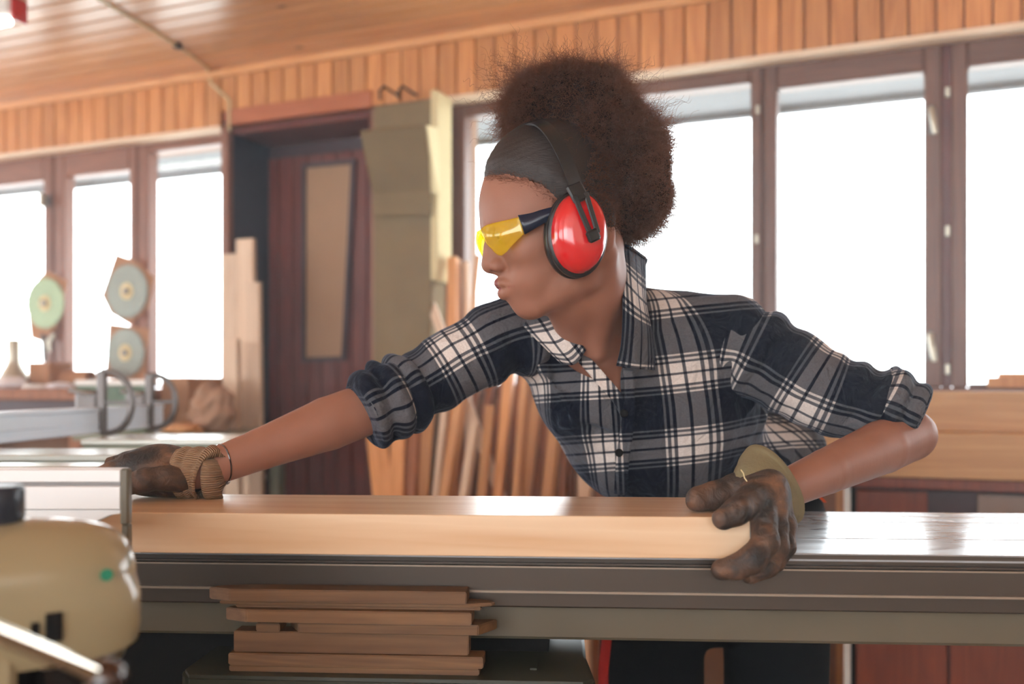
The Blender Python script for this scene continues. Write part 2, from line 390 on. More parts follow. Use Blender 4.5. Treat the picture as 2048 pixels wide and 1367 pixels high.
# ---- door
dr = empty('door_1', MW @ Matrix.Translation(((sD0+sD1)/2, -.26, 0)), kind='structure')
DN = -.22
wbox('reveal', sD1-.001, sD1+.012, -.30, .0, 0, HEAD-.004, M['jamb_blue'], dr)
wbox('reveal', sD0-.012, sD0+.001, -.30, .0, 0, HEAD-.004, M['door_wood'], dr)
wbox('reveal_head', sD0, sD1, -.30, .0, HEAD-.03, HEAD-.001, M['door_wood'], dr)
wbox('door_backing', sD0, sD1, -.30, DN-.02, 0, HEAD-.03, M['cab_dark'], dr)
k = 0; s = sD0+.003
while s < sD1-.01:
    e = min(s+.072, sD1-.003)
    wbox('plank', s, e-.004, DN-.02, DN, .02, 2.03, M['door_wood'], dr, bev=.003); s += .072
q = [WN(604, 328, DN+.012), WN(711, 318, DN+.012), WN(691, 720, DN+.012), WN(604, 724, DN+.012)]
i4 = [WN(612, 336, DN+.012), WN(703, 328, DN+.012), WN(684, 712, DN+.012), WN(611, 715, DN+.012)]
def quad_prism(pts, n0, n1):
    bm = bmesh.new(); a = [bm.verts.new((p.x, n0, p.z)) for p in pts]; b_ = [bm.verts.new((p.x, n1, p.z)) for p in pts]
    bm.faces.new(a); bm.faces.new(b_[::-1])
    for i in range(len(pts)): bm.faces.new((a[i], a[(i+1) % len(pts)], b_[(i+1) % len(pts)], b_[i]))
    bmesh.ops.recalc_face_normals(bm, faces=bm.faces); return bm_mesh(bm, 'quad')
link('door_panel', quad_prism(i4, DN, DN+.008), M['board_beige'], dr, MW)
for i in range(4):
    j = (i+1) % 4
    link('panel_moulding', quad_prism([q[i], q[j], i4[j], i4[i]], DN, DN+.018), M['cab_dark'], dr, MW)
a = WN(525, 950, DN); 
tag(link('door_handle', lathe_mesh([(0,0),(.012,0),(.012,.03),(.026,.04),(.03,.055),(.022,.068),(0,.07)], 20), M['steel'], dr, MW @ Matrix.Translation((sx(528,DN)-.02, DN, a.z)) @ Matrix.Rotation(-math.pi/2, 4, 'X')))

# ---- cable across ceiling and down the post
c0 = [WN(200, 0, 1.0)]
pts = []
zc_ = CEIL-.006
def CP(px, py):   # pixel on the ceiling plane
    d = (CEIL-.006-ZC)*F/(HY-py); return P(px, py, d)
for a_, b_ in ((60, -100), (200, 0), (290, 52), (355, 92), (415, 135), (452, 160)): pts.append(CP(a_, b_))
last = MWi @ pts[-1]; pts[-1] = MW @ Vector((last.x, .055, CEIL-.008))
pts.append(MW @ Vector((last.x-.01, .05, CEIL-.05)))
for py in (200, 240, 262): 
    v = WN(459, py, .048); pts.append(MW @ v)
cb = link('ceiling_cable', tube_mesh(pts, .0055, 8), M['felt_edge']); tag(cb, 'thin pale cable running over the board ceiling and down the wall', 'cable')
v = CP(355, 92); link('cable_clip', box_mesh(.03, .03, .02, .004), M['black_plastic'], cb, Matrix.Translation(v))
# ---- tube lamp
lp = CP(10, 8); LM = MW.copy(); LM.translation = Vector((lp.x, lp.y, CEIL))
lm = empty('ceiling_lamp', LM, 'white tube lamp fixed to the ceiling in the upper left corner', 'lamp')
fbox(LM, 'lamp_housing', -.06, 1.2, -.045, .045, -.05, -.001, M['white'], lm, bev=.01)
mt, nt, b = newmat('lamp_glow'); b.inputs['Emission Color'].default_value = (1, .96, .9, 1); b.inputs['Emission Strength'].default_value = 6; b.inputs['Base Color'].default_value = (.9,.9,.9,1)
link('lamp_tube', tube_mesh([LM @ Vector((-.02, 0, -.066)), LM @ Vector((1.16, 0, -.066))], .014, 14), mt, lm)
fbox(LM, 'end_cap', -.072, -.06, -.03, .03, -.075, -.001, M['red_plastic'], lm, bev=.004)

# thin scattering volume added for the veiling glare around the windows
mt = D.materials.new('glare_haze'); mt.use_nodes = True; nt = mt.node_tree; nt.nodes.remove(nt.nodes['Principled BSDF'])
vs = nd(nt, 'ShaderNodeVolumeScatter'); vs.inputs['Density'].default_value = .022; vs.inputs['Anisotropy'].default_value = .55; vs.inputs['Color'].default_value = (.95, .97, 1, 1)
nt.links.new(vs.outputs[0], nt.nodes['Material Output'].inputs['Volume'])
hz = wbox('glare_haze', S0+.01, S1_-.01, .07, NR-.01, .01, CEIL-.05, mt); tag(hz, 'thin bright haze added through the workshop for the window glare', 'haze', kind='stuff')
# ================================================================ furniture and wood at the window wall
def PWn(px, py, n): return MW @ WN(px, py, n)
# ---- long bench with timbers, right
def stock(name, px0, px1, pyt, pyb, n0, n1, mat, **k):
    """a board parallel to the wall; heights from its front face at px_ref"""
    ref = k.pop('ref', px1); parent = k.pop('parent', None); bev = k.pop('bev', .003)
    zt = WN(ref, pyt, n1).z; zb = WN(ref, pyb, n1).z
    return wbox(name, sx(px1, n1), sx(px0, n1), n0, n1, zb, zt, mat, parent, bev=bev)
o = stock('timber_beam', 1640, 2600, 867, 962, .34, .56, M['glulam'], ref=2040)
tag(o, 'lower of two long tan timber beams lying on the wall bench at the right', 'timber')
zt_low = WN(2040, 867, .56).z
o = wbox('timber_beam', sx(2600, .5), sx(1660, .5), .26, .50, zt_low, WN(2040, 783, .50).z, M['glulam'], bev=.003)
tag(o, 'upper tan timber beam behind the elbow, stacked on the lower beam', 'timber')
bz = WN(2040, 962, .56).z
bn = empty('wall_cabinet', MW @ Matrix.Translation((sx(1900, .5), .3, 0)), 'low brown cabinet run under the right windows with dark and grey panels', 'cabinet')
bs0, bs1 = sx(2700, .5), sx(1700, .5)
wbox('carcass', bs0, bs1, .02, .48, .04, bz-.03, M['cab_dark'], bn)
wbox('top_board', bs0-.01, bs1+.02, .01, .54, bz-.03, bz-.001, M['cab_red'], bn, bev=.003)
xs_ = [(1712, 1855, 'cab_red'), (1955, 2080, 'cab_grey'), (2086, 2300, 'cab_red')]
for a_, b_, m_ in xs_:
    d_ = wbox('door', sx(b_, .5), sx(a_, .5), .48, .50, bz-.22, bz-.04, M[m_], bn, bev=.003)
for a_, b_ in ((1712, 1895), (1900, 2070), (2075, 2300)):
    d_ = wbox('door', sx(b_, .5), sx(a_, .5), .48, .50, .06, bz-.24, M['cab_red'], bn, bev=.003)
    wbox('door_knob', sx(b_, .5)+.04, sx(b_, .5)+.065, .50, .52, bz-.40, bz-.375, M['steel'], d_, bev=.006)
wbox('side_strip', sx(1710, .5), sx(1702, .5), .47, .50, .0, bz-.03, M['near_black'], bn)
o = wbox('pale_post', sx(1702, .52), sx(1686, .52), .44, .50, 0, bz-.035, M['white'], bev=.004); tag(o, 'narrow white upright post beside the brown cabinet under the saw table', 'post')
o = wbox('upright_board', sx(1684, .5), sx(1640, .5), .05, .09, 0, .93, M['lath'], bev=.003); tag(o, 'tan upright board against the wall right of the dark trousers', 'board')
# boards on the sill at the right edge
z0 = SILL
o = wbox('short_board', sx(2300, .04), sx(1976, .04), -.05, .05, z0, z0+.030, M['lath'], bev=.002); tag(o, 'lower orange short board on the window sill at the far right', 'board')
o = wbox('short_board', sx(2300, .04), sx(1998, .04), -.045, .04, z0+.030, z0+.042, M['lath'], bev=.002); tag(o, 'thin upper board of the pair on the window sill at the far right', 'board')

# ---- tall padded boards hanging on the pier left of the big windows
fb = empty('felt_board', MW @ Matrix.Translation((sx(800), .06, .2)), 'tall olive felt covered board with its window-lit side coloured cream, hanging beside the door', 'board')
n1 = .16
zt = WN(800, 205, n1).z
wbox('panel', sx(862, n1), sx(747, n1), .05, n1, .25, zt, M['felt'], fb, bev=.004)
wbox('lit_side_strip', sx(880, n1-.02), sx(861, n1), .045, n1+.004, WN(870, 560, n1).z, zt+.03, M['felt_edge'], fb, bev=.006)  # window light on the side of the board, put into the colour
for px in (762, 800):
    a = WN(px, 195, n1)
    link('hook', tube_mesh([MW @ Vector((a.x, .04, a.z+.04)), MW @ Vector((a.x, .14, a.z+.045)), MW @ Vector((a.x, .17, a.z+.02)), MW @ Vector((a.x, .165, a.z-.01))], .005, 8), M['near_black'], fb)
# bent sheet hooked over it
bs = empty('bent_sheet', MW @ Matrix.Translation((sx(790), .2, 1.5)), 'short bent felt sheet hooked over the tall olive board', 'sheet')
def strip(sections, thick):
    bm = bmesh.new(); rows = []
    for (a_, b_) in sections: rows.append((bm.verts.new(MW @ a_), bm.verts.new(MW @ b_)))
    for r0, r1 in zip(rows, rows[1:]): bm.faces.new((r0[0], r0[1], r1[1], r1[0]))
    me = bm_mesh(bm, 'strip'); return me
def solid(o, t, off=0):
    m_ = o.modifiers.new('solid', 'SOLIDIFY'); m_.thickness = t; m_.offset = off; return o
solid(link('sheet', strip([(WN(722, 262, .33), WN(851, 250, .33)), (WN(733, 320, .27), WN(858, 312, .27)), (WN(748, 385, .20), WN(862, 380, .20)), (WN(748, 430, .18), WN(862, 430, .18))], .012), M['felt'], bs), .012)
solid(link('bracket', strip([(WN(851, 250, .32), WN(872, 256, .17)), (WN(858, 300, .28), WN(876, 320, .165)), (WN(862, 385, .20), WN(876, 390, .165))], .01), M['felt_edge'], bs), .010)

# ---- leaning pieces of wood
def lath(p1, n1, p2, n2, w, t, mat, label, group='battens leaning in the corner by the door pier', turn=0.0, name='wooden_batten'):
    a = WN(p1[0], p1[1], n1); b = WN(p2[0], p2[1], n2)
    k = a.z/(b.z-a.z); f = a - (b-a)*k
    f.y = min(f.y, a.y+.25)
    q0 = MW @ f; q1 = MW @ b
    up = MW.to_3x3() @ Vector((math.cos(turn), math.sin(turn), 0))
    M_, Ln = orient(q0, q1, up); z = (q1-q0).normalized()
    o = D.objects.new(name, box_mesh(w, t, Ln, .0015)); COL.objects.link(o)
    o.data.materials.append(M[mat])
    M_.translation = (q0+q1)/2; o.matrix_basis = M_; WM[o.name] = M_
    tag(o, label, 'batten', group); return o
G = 'battens leaning in the corner by the door pier'
tall = [((905,990), .34, (908,517), .09, .034, .040, 'lath', 'tall orange square batten standing highest against the big window frame'),
        ((940,990), .30, (932,524), .07, .022, .020, 'lath_pale', 'pale strip coloured as the bright right side of the tallest orange batten'),  # separate pale piece painting the bright side face of the tallest batten
        ((905,990), .40, (957,510), .10, .014, .012, 'lath', 'thin stick tilted right across the bright window below the nose'),
        ((990,990), .42, (862,606), .13, .030, .022, 'lath_pale', 'pale round topped batten tilted left in front of the felt board')]
for a_ in tall: lath(a_[0], a_[1], a_[2], a_[3], a_[4], a_[5], a_[6], a_[7])
mid = [  # bottom px at y=990, top (px,py), width in m, mat, n at the bottom, n at top
 (732, (752, 850), .075, 'lath', .46, .24), (772, (800, 800), .048, 'lath', .43, .22), (806, (835, 790), .046, 'lath_brown', .40, .2),
 (838, (862, 760), .04, 'lath', .36, .18), (866, (895, 770), .022, 'lath_pale', .42, .26), (884, (932, 738), .034, 'lath', .46, .28),
 (905, (958, 745), .022, 'lath_brown', .36, .15), (914, (950, 850), .026, 'lath_pale', .50, .36), (932, (990, 735), .024, 'lath_brown', .36, .16),
 (950, (980, 812), .028, 'lath', .49, .33), (968, (1012, 738), .020, 'lath_brown', .34, .14), (985, (1020, 742), .030, 'lath', .44, .24),
 (1003, (1040, 740), .020, 'lath_brown', .37, .16), (1020, (1052, 748), .026, 'lath', .46, .25), (1040, (1080, 752), .034, 'lath', .42, .22),
 (1062, (1100, 760), .026, 'lath_brown', .35, .14), (1082, (1120, 770), .036, 'lath', .46, .26), (1108, (1135, 790), .020, 'lath_brown', .40, .2),
 (1124, (1150, 800), .022, 'lath_brown', .36, .16), (1148, (1172, 830), .040, 'lath_pale', .45, .24), (1176, (1200, 850), .018, 'lath_brown', .40, .2),
 (1194, (1215, 860), .022, 'lath', .44, .23), (1214, (1232, 870), .030, 'lath_brown', .40, .2), (1240, (1262, 880), .030, 'lath', .40, .2)]
words = {'lath': 'tan', 'lath_pale': 'pale', 'lath_brown': 'brown'}
for i, (pb, pt, w_, m_, nb, nt_) in enumerate(mid):
    nxt = mid[i-1][3] if i else None
    where = ('leftmost of the fan, touching the door pier' if i == 0 else
             'counted %s from the left in the leaning fan under the near arm' % ['first','second','third','fourth','fifth','sixth','seventh','eighth','ninth','tenth','eleventh','twelfth','thirteenth','fourteenth','fifteenth','sixteenth','seventeenth','eighteenth','nineteenth','twentieth','twenty-first','twenty-second','twenty-third','twenty-fourth'][i])
    lath((pb, 990), nb, pt, nt_, w_, .020+.006*((i*7) % 3), m_, '%s wooden batten, %s' % (words[m_], where), turn=.25*math.sin(i*2.3))
# small block between the battens
a = WN(851, 972, .52)
# pale boards leaning on the left door post
for (x0_, x1_, yt, n_, lb) in ((458, 487, 510, .10, 'pale board left and behind the tallest one by the door post'), (487, 521, 480, .14, 'tallest of the pale boards leaning by the left door post'),
                      (507, 533, 566, .19, 'short pale board at the right of the group by the left door post'), (459, 489, 678, .30, 'shortest pale wide board in front by the left door post')):
    s0_, s1_ = sx(x1_, n_), sx(x0_, n_); ztp = WN((x0_+x1_)/2, yt, n_).z
    Mx = MW @ Matrix.Translation(((s0_+s1_)/2, n_+.02, ztp/2)) @ Matrix.Rotation(-.02, 4, 'X')
    o = link('pale_board', box_mesh(s1_-s0_, .022, ztp, .002), M['lath_pale'], None, Mx)
    tag(o, lb, 'board', 'pale boards at the left door post')

# ---- left bench at sill height
bench = empty('wooden_bench', MW @ Matrix.Translation((sx(0, .5), .3, 0)), 'brown wooden bench under the left windows covered in small things', 'bench')
nb = .50; zb_ = WN(60, 776, nb).z
wbox('bench_top', sx(150, nb), sx(-500, nb), .04, nb, zb_-.045, zb_, M['lath_brown'], bench, bev=.004)
wbox('apron', sx(145, nb), sx(-500, nb), nb-.04, nb-.015, zb_-.16, zb_-.045, M['cab_dark'], bench)
for px in (138, -200, -460): 
    for q_ in (.08, nb-.06): wbox('leg', sx(px, nb)-.03, sx(px, nb)+.03, q_-.03, q_+.03, 0, zb_-.045, M['lath_brown'], bench)
def on_bench(px, n): return sx(px, n)
def thing_box(name, px0, px1, pyt, n0, n1, mat, label, cat, bev=.004, z0=None):
    z0 = zb_ if z0 is None else z0
    o = wbox(name, sx(px1, n1), sx(px0, n1), n0, n1, z0, WN((px0+px1)/2, pyt, n1).z, M[mat], bev=bev)
    return tag(o, label, cat)
thing_box('wood_block', 55, 98, 724, .16, .28, 'cardboard', 'brown wood block on the left bench under the hanging green blade', 'block')
# roll of brown paper
a = WN(100, 750, .2); b_ = WN(183, 750, .2)
RM = MW @ Matrix.Translation((a.x, .2, zb_+.036)) @ Matrix.Rotation(-math.pi/2, 4, 'Y')
rl = link('paper_roll', lathe_mesh([(.026,0),(.036,0),(.036,a.x-b_.x),(.026,a.x-b_.x),(.026,a.x-b_.x-.03),(0,a.x-b_.x-.03)], 24), M['cardboard'], None, RM); tag(rl, 'brown paper roll lying on the left bench beside the wood block', 'roll')
# funnel shaped bottle
a = WN(28, 760, .3)
bt = link('oil_bottle', lathe_mesh([(0,0),(.065,0),(.068,.01),(.055,.05),(.030,.095),(.025,.12),(.025,.19),(.020,.20),(0,.20)], 24), M['zinc'], None, MW @ Matrix.Translation((a.x, .3, zb_))); tag(bt, 'grey bottle with a long narrow neck at the left end of the bench', 'bottle')
# crumpled papers
def crumple(name, px, n, sx_, sy_, sz_, mat, label, cat, seed=0):
    bm = bmesh.new(); bmesh.ops.create_icosphere(bm, subdivisions=3, radius=1); r_ = random.Random(seed)
    for v in bm.verts:
        v.co *= 1+.18*math.sin(v.co.x*5+seed)*math.cos(v.co.y*4+v.co.z*6)+r_.uniform(-.05, .05)
        v.co = Vector((v.co.x*sx_, v.co.y*sy_, max(v.co.z, -.6)*sz_+sz_*.6))
    me = bm_mesh(bm, 'crumple', True)
    o = link(name, me, M[mat], None, MW @ Matrix.Translation((sx(px, n), n, zb_))); return tag(o, label, cat)
crumple('crumpled_paper', 18, .40, .085, .06, .028, 'paper', 'white crumpled paper on the bench in front of the bottle', 'paper', 1)
crumple('paper_scrap', 70, .44, .06, .035, .010, 'white', 'flat white scrap on the bench edge left of the clamps', 'paper', 5)
crumple('rag', 118, .42, .055, .04, .014, 'paper', 'pale rag on the right end of the left bench', 'rag', 8)
# green box with a white lid
BZ = WN(210, 790, .75).z
gb = empty('green_box', MW @ Matrix.Translation((sx(205, .62), .6, BZ)), 'green box with a white lid seen between the two clamps', 'box')
n_ = .66
wbox('box_body', sx(290, n_), sx(152, n_), .61, n_, WN(210, 861.9, n_).z, WN(210, 771, n_).z, M['green_box'], gb, bev=.003)
wbox('lid', sx(292, n_), sx(150, n_), .605, n_+.005, WN(210, 771, n_).z, WN(210, 759, n_).z, M['white'], gb, bev=.003)
zsh = WN(210, 862, n_).z
sh = empty('grey_shelf', MW @ Matrix.Translation((sx(300, .6), .5, 0)), 'low grey shelf table behind the clamps holding the green box', 'table')
wbox('shelf_top', sx(430, .7), sx(152, .7), .06, .72, zsh-.03, zsh, M['grey_green'], sh, bev=.003)
for px in (165, 330):
    for q_ in (.1, .66): wbox('leg', sx(px, .7)-.02, sx(px, .7)+.02, q_-.02, q_+.02, 0, zsh-.03, M['grey_green'], sh)
# cardboard box
o = wbox('cardboard_box', sx(376, .45), sx(322, .45), .22, .45, zsh, WN(350, 754, .45).z, M['cardboard'], bev=.003); tag(o, 'plain brown cardboard box standing behind the right clamp', 'box')
# sack
bm = bmesh.new(); bmesh.ops.create_icosphere(bm, subdivisions=5, radius=1)
for v in bm.verts:
    c = v.co.copy(); w_ = 1+.07*math.sin(9*c.z+4*c.x)+.05*math.sin(13*c.y+5*c.z)
    v.co = Vector((c.x*.078*w_, c.y*.07*w_, (max(c.z, -.75)+.75)*.092*(1+.1*math.sin(7*c.x))))
o = link('paper_sack', bm_mesh(bm, 'sack', True), M['sack'], None, MW @ Matrix.Translation((sx(424, .5), .5, zsh))); tag(o, 'brown crumpled paper sack beside the cardboard box near the door post', 'sack')
crumple('wood_chips', 365, .62, .075, .05, .02, 'lath', 'small heap of wood shavings in front of the cardboard box', 'shavings', 3).location.z = 0
D.objects['wood_chips'].matrix_basis = MW @ Matrix.Translation((sx(365, .62), .62, zsh))

# ---- saw blades hung on the window posts
def saw_blade(cx, cy, rpx, n, mat, label, card, tilt=0, teeth=24, card_poly=None, squash=1.0):
    a = WN(cx, cy, n); Y = (MW @ a).y; r = rpx*Y/F
    Mx = MW @ Matrix.Translation(a) @ Matrix.Rotation(math.pi/2, 4, 'X') @ Matrix.Rotation(tilt, 4, 'Z')
    b_ = empty('circular_saw_disc', Mx, label, 'saw blade', 'saw blades on the window posts')
    pl = []
    for i in range(teeth):
        t = 2*math.pi*i/teeth
        for dt, rr in ((0, 1.0), (.35, .955), (.8, .95), (.95, .99)):
            pl.append((r*rr*math.cos(t+dt*2*math.pi/teeth), r*rr*math.sin(t+dt*2*math.pi/teeth)))
    link('disc', prism_mesh(pl, .003), M[mat], b_, Mx)
    link('hub_ring', lathe_mesh([(.014,-.003),(.036,-.003),(.036,.003),(.014,.003),(.014,-.003)], 28), M['felt_edge'], b_, Mx)
    link('hub_bolt', lathe_mesh([(0,-.012),(.012,-.012),(.012,.012),(0,.012)], 12), M['dark_steel'], b_, Mx)
    if card:
        pc = [(x*r, y*r) for x, y in card]
        c_ = link('backing_card', prism_mesh(pc, .004), M['cardboard'], b_, Mx @ Matrix.Translation((0, 0, .010)))
    return b_
saw_blade(90, 606, 52, .03, 'blade_green', 'pale green saw blade hanging alone on the leftmost window post', [(-.9,1.0),(.2,1.25),(.6,.9),(1.0,-.2),(.55,-1.45),(.1,-1.5),(-.6,-.9)], .2)
saw_blade(254, 582, 55, .04, 'blade', 'upper grey saw blade on the post between the left windows', [(-.95,.9),(.15,1.15),(1.1,1.05),(1.15,-.6),(.5,-1.05),(-.5,-1.1),(-1.1,-.2)], .4)
saw_blade(251, 705, 50, .035, 'blade', 'lower grey saw blade on a square card above the clamps', [(-1.06,1.05),(1.06,1.1),(1.04,-1.15),(-1.0,-1.1)], .1)
# small tool hanging under the green blade
a = WN(92, 690, .03)
tl = empty('hanging_tool', MW @ Matrix.Translation((a.x, .03, a.z)), 'small dark clamp hanging below the pale green blade', 'clamp')
link('tool_body', tube_mesh([MW @ Vector((a.x+.03, .02, a.z+.045)), MW @ Vector((a.x, .035, a.z)), MW @ Vector((a.x+.005, .035, a.z-.07))], [.012, .014, .008], 10), M['dark_steel'], tl)
link('tool_jaw', tube_mesh([MW @ Vector((a.x-.035, .02, a.z+.05)), MW @ Vector((a.x-.015, .035, a.z+.01)), MW @ Vector((a.x-.02, .03, a.z-.03))], [.008, .009, .006], 10), M['zinc'], tl)

# ================================================================ the panel saw: outrigger fence and side tables
p0 = P(-260, 834, 1.75); p1 = P(312, 815, 3.05)
up = Vector((0, 0, 1)); 
cfn = empty('crosscut_fence', (p0+p1)/2, 'long pale aluminium fence running diagonally back on the left', 'saw fence')
z_t = ZC - .055; hgt = .066
def fence_pts(z, off): 
    dirv = (Vector((p1.x, p1.y, 0))-Vector((p0.x, p0.y, 0))).normalized(); nrm = Vector((dirv.y, -dirv.x, 0))
    return Vector((p0.x, p0.y, z))+nrm*off, Vector((p1.x, p1.y, z))+nrm*off
M['blue_alu'] = simple('blue_alu', srgb(222,234,246), .35, .0, noise=.03)
for zz, h_, w_, of in ((z_t-hgt/2, hgt, .045, 0), (z_t-.006, .010, .052, 0), (z_t-hgt*.62, .004, .050, 0), (z_t-hgt+.004, .010, .052, 0)):
    a_, b_ = fence_pts(zz, of); bar('profile' if h_ > .02 else 'profile_lip', a_, b_, h_, w_, up, M['blue_alu'], cfn, .002)
def stop_clamp(px, d, y0, y1, wpx, label):
    zt = ZC-(y0-HY)/F*d; zb = ZC-(y1-HY)/F*d; h = zt-zb; x0 = (px-HX)/F*d
    c = empty('bow_clamp', (x0, d, zb), label, 'clamp', 'bow clamps on the saw fence')
    Mx = Matrix.Translation((x0, d, zb))
    w = wpx/F*d; t = .014
    def tb(pts, r, nm='bow', mat='dark_steel', n=10, flat=None): link(nm, tube_mesh([Mx @ Vector(p) for p in pts], r, n, flat=flat), M[mat], c)
    link('upright', box_mesh(.022, .020, h, .003), M['dark_steel'], c, Mx @ Matrix.Translation((0, 0, h/2)))
    bow = []
    for i in range(15):
        t_ = i/14; ang = math.pi/2-t_*math.pi
        bow.append((w*max(0, math.cos(ang))**.75 if abs(math.cos(ang)) > 1e-6 else 0, 0, h/2+h/2*.97*math.sin(ang)))
    tb(bow, .0085, 'bow', 'dark_steel', 10)
    link('cross_rib', box_mesh(w*.93, .012, .010, .002), M['dark_steel'], c, Mx @ Matrix.Translation((w*.47, 0, h*.50)))
    link('slide_block', box_mesh(.062, .04, h*.34, .008), M['dark_steel'], c, Mx @ Matrix.Translation((-.038, .01, h*.53)))
    link('arm_rod', tube_mesh([Mx @ Vector((-.01, 0, h*.60)), Mx @ Vector((-.05, -.02, h*.66)), Mx @ Vector((-.075, -.03, h*.70))], .006, 8), M['steel'], c)
    return c
def fy(px):   # depth of the fence axis at a pixel column
    dx, dy = p1.x-p0.x, p1.y-p0.y; r = (px-HX)/F
    t = (r*p0.y-p0.x)/(dx-r*dy); return p0.y+t*dy
stop_clamp(204, fy(204)-.06, 741, 868, 60, 'left bow shaped metal clamp on the diagonal saw fence')
stop_clamp(299, fy(299)-.06, 748, 858, 52, 'right bow shaped metal clamp near the cardboard box')

def slab(name, pxl, pxr, zt, dn, df, th, label, ped=None):
    xl = (pxl-HX)/F*dn; xr = (pxr-HX)/F*dn
    e = empty(name, ((xl+xr)/2, (dn+df)/2, 0), label, 'machine table')
    I = Matrix.Identity(4)
    fbox(I, 'table_plate', xl, xr, dn, df, zt-.012, zt, M['slab_top'], e, bev=.002)
    fbox(I, 'front_rail', xl+.004, xr-.004, dn+.004, df-.02, zt-th, zt-.012, M['grey_green'], e)
    pl, pr = ped or (xl+.02, xr-.25)
    fbox(I, 'pedestal', pl, pr, dn+.04, df-.04, 0, zt-th, M['dark_green'], e)
    return e
M['slab_top'] = simple('slab_top', srgb(205,205,196), .22, .5, noise=.06)
slab('machine_table', 160, 520, ZC-.111, 2.09, 2.33, .038, 'farthest grey green machine table edge under the two clamps')
slab('machine_table', -420, 408, ZC-.122, 1.78, 1.97, .042, 'middle grey green machine table strip left of the wrist')
slab('machine_table', -420, 250, ZC-.126, 1.575, 1.66, .040, 'nearest narrow machine table strip behind the fence end', ped=(-1.1, -.68))

# ================================================================ sliding table of the saw, slightly turned
TA = math.radians(-3.6)
MT = Matrix.Translation((0, 1.178, 0)) @ Matrix.Rotation(TA, 4, 'Z'); MTi = MT.inverted()
def tbox(name, *a, **k): return fbox(MT, name, *a, **k)
ZT = ZC - .199
XL, XR = -.62, 1.5
st = empty('sliding_table', MT @ Matrix.Translation((.3, .25, ZT)), 'long aluminium sliding saw table carrying the thick plank', 'table')
# top in three plates with grooves between
for y0, y1 in ((.035, .155), (.1585, .32), (.3235, .385), (.388, .44)):
    tbox('top_plate', XL, XR, y0, y1, ZT-.010, ZT, M['table_alu'], st, bev=.0008)
tbox('top_core', XL, XR, .04, .435, ZT-.045, ZT-.0095, M['taupe_alu'], st)
# front profile: lips and grooves
for z0_, z1_, y_ in ((-.006, -.001, .031), (-.009, -.006, .040), (-.0115, -.009, .034), (-.0145, -.0115, .041), (-.0165, -.0145, .033), (-.0185, -.0165, .041)):
    tbox('front_lip', XL, XR, y_, .08, ZT+z0_, ZT+z1_, M['taupe_alu'], st)
zU = ZC-(1181-772)/F*1.215
tbox('front_face', XL, XR, .036, .09, zU, ZT-.0185, M['taupe_alu'], st, bev=.001)
tbox('front_lip', XL, XR, .034, .09, zU-.004, zU, M['taupe_alu'], st)
tbox('rear_profile', XL, XR, .30, .42, zU, ZT-.04, M['taupe_alu'], st)
tbox('front_lip', XL, XR, .032, .06, zU-.0015, zU+.0012, M['highlight_alu'], st)  # thin pale strip painting a highlight along the lower edge
tbox('front_lip', XL, XR, .0325, .06, ZT-.0205, ZT-.0185, M['highlight_alu'], st)  # upper highlight line, also painted as a pale strip
tbox('lower_profile', XL, XR, .046, .34, zU-.022, zU-.004, M['taupe_alu'], st, bev=.002)
zL0 = ZC-(1279-772)/F*1.25; zL1 = ZC-(1215-772)/F*1.25
rl_ = tbox('carrier_rail', -.56, XR, .075, .26, zL0, zU-.022, M['olive_rail'], st, bev=.004)
# ledge and machine base
ZL = ZC - .342
mb = empty('saw_machine', MT @ Matrix.Translation((-.2, .3, 0)), 'dark green steel saw base with a ledge below the sliding table', 'machine')
xr_ = MTi @ P(1183, 1300, 1.22)
poly = [(-.40, .005), (-.385, -.02), (.085, -.02), (.098, -.004), (.088, .10), (.085, .33), (-.40, .33)]
link('ledge', prism_mesh(poly, .022, .004, True), M['dark_green'], mb, MT @ Matrix.Translation((0, 0, ZL-.011)))
tbox('base_front', -.39, .075, .0, .30, .08, ZL-.022, M['dark_green'], mb, bev=.01)
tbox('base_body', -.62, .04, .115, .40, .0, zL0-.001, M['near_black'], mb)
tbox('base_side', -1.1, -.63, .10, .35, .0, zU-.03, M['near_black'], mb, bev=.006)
tbox('rib', .02, .028, .03, .075, ZL, ZL+.002, M['dark_green'], mb)
tbox('base_leg', 1.25, 1.40, .08, .30, 0, zL0, M['dark_green'], mb, bev=.004)

# ---- the plank being cut
bpL = -.80; 
ZB = ZT + .0485
e0 = MTi @ P(1500, 1075, 1.15)
pk = link('spruce_plank', box_mesh(.275+.80, .205, .048, .0012, 2), M['spruce'], None, MT @ Matrix.Translation(((-.80+.275)/2, -.012+.1025, ZT+.0245)))
tag(pk, 'thick pale spruce plank lying on the sliding table under both gloves', 'plank')

# ---- offcuts stacked on the ledge
def offcut(x0, x1, y0, y1, z0, z1, label, lcut=None, rcut=None):
    """top view outline, optional ragged ends"""
    w = y1-y0
    pl = [(x0, 0), (x1, 0), (x1, w), (x0, w)]
    if lcut == 'point': pl = [(x0+.03, 0), (x1, 0), (x1, w), (x0+.05, w), (x0+.008, w*.6), (x0, w*.35)]
    if lcut == 'slant': pl = [(x0+.02, 0), (x1, 0), (x1, w), (x0, w)]
    if rcut == 'slant': pl[1] = (x1-.02, 0)
    if rcut == 'round': pl = pl[:1]+[(x1-.03, 0), (x1-.004, w*.25), (x1, w*.5), (x1-.01, w*.8), (x1-.03, w)]+pl[3:]
    o = link('wood_offcut', prism_mesh(pl, z1-z0, .0012), M['offcut'], None, MT @ Matrix.Translation((0, y0, (z0+z1)/2)))
    return tag(o, label, 'offcut', 'wood offcuts on the saw ledge')
def tx(px, y): 
    q = MTi @ P(px, 1250, 1.0); o_ = MTi @ Vector((0, 0, ZC)); dv = q-o_; t = (y-o_.y)/dv.y; return (o_+dv*t).x
zz = ZL
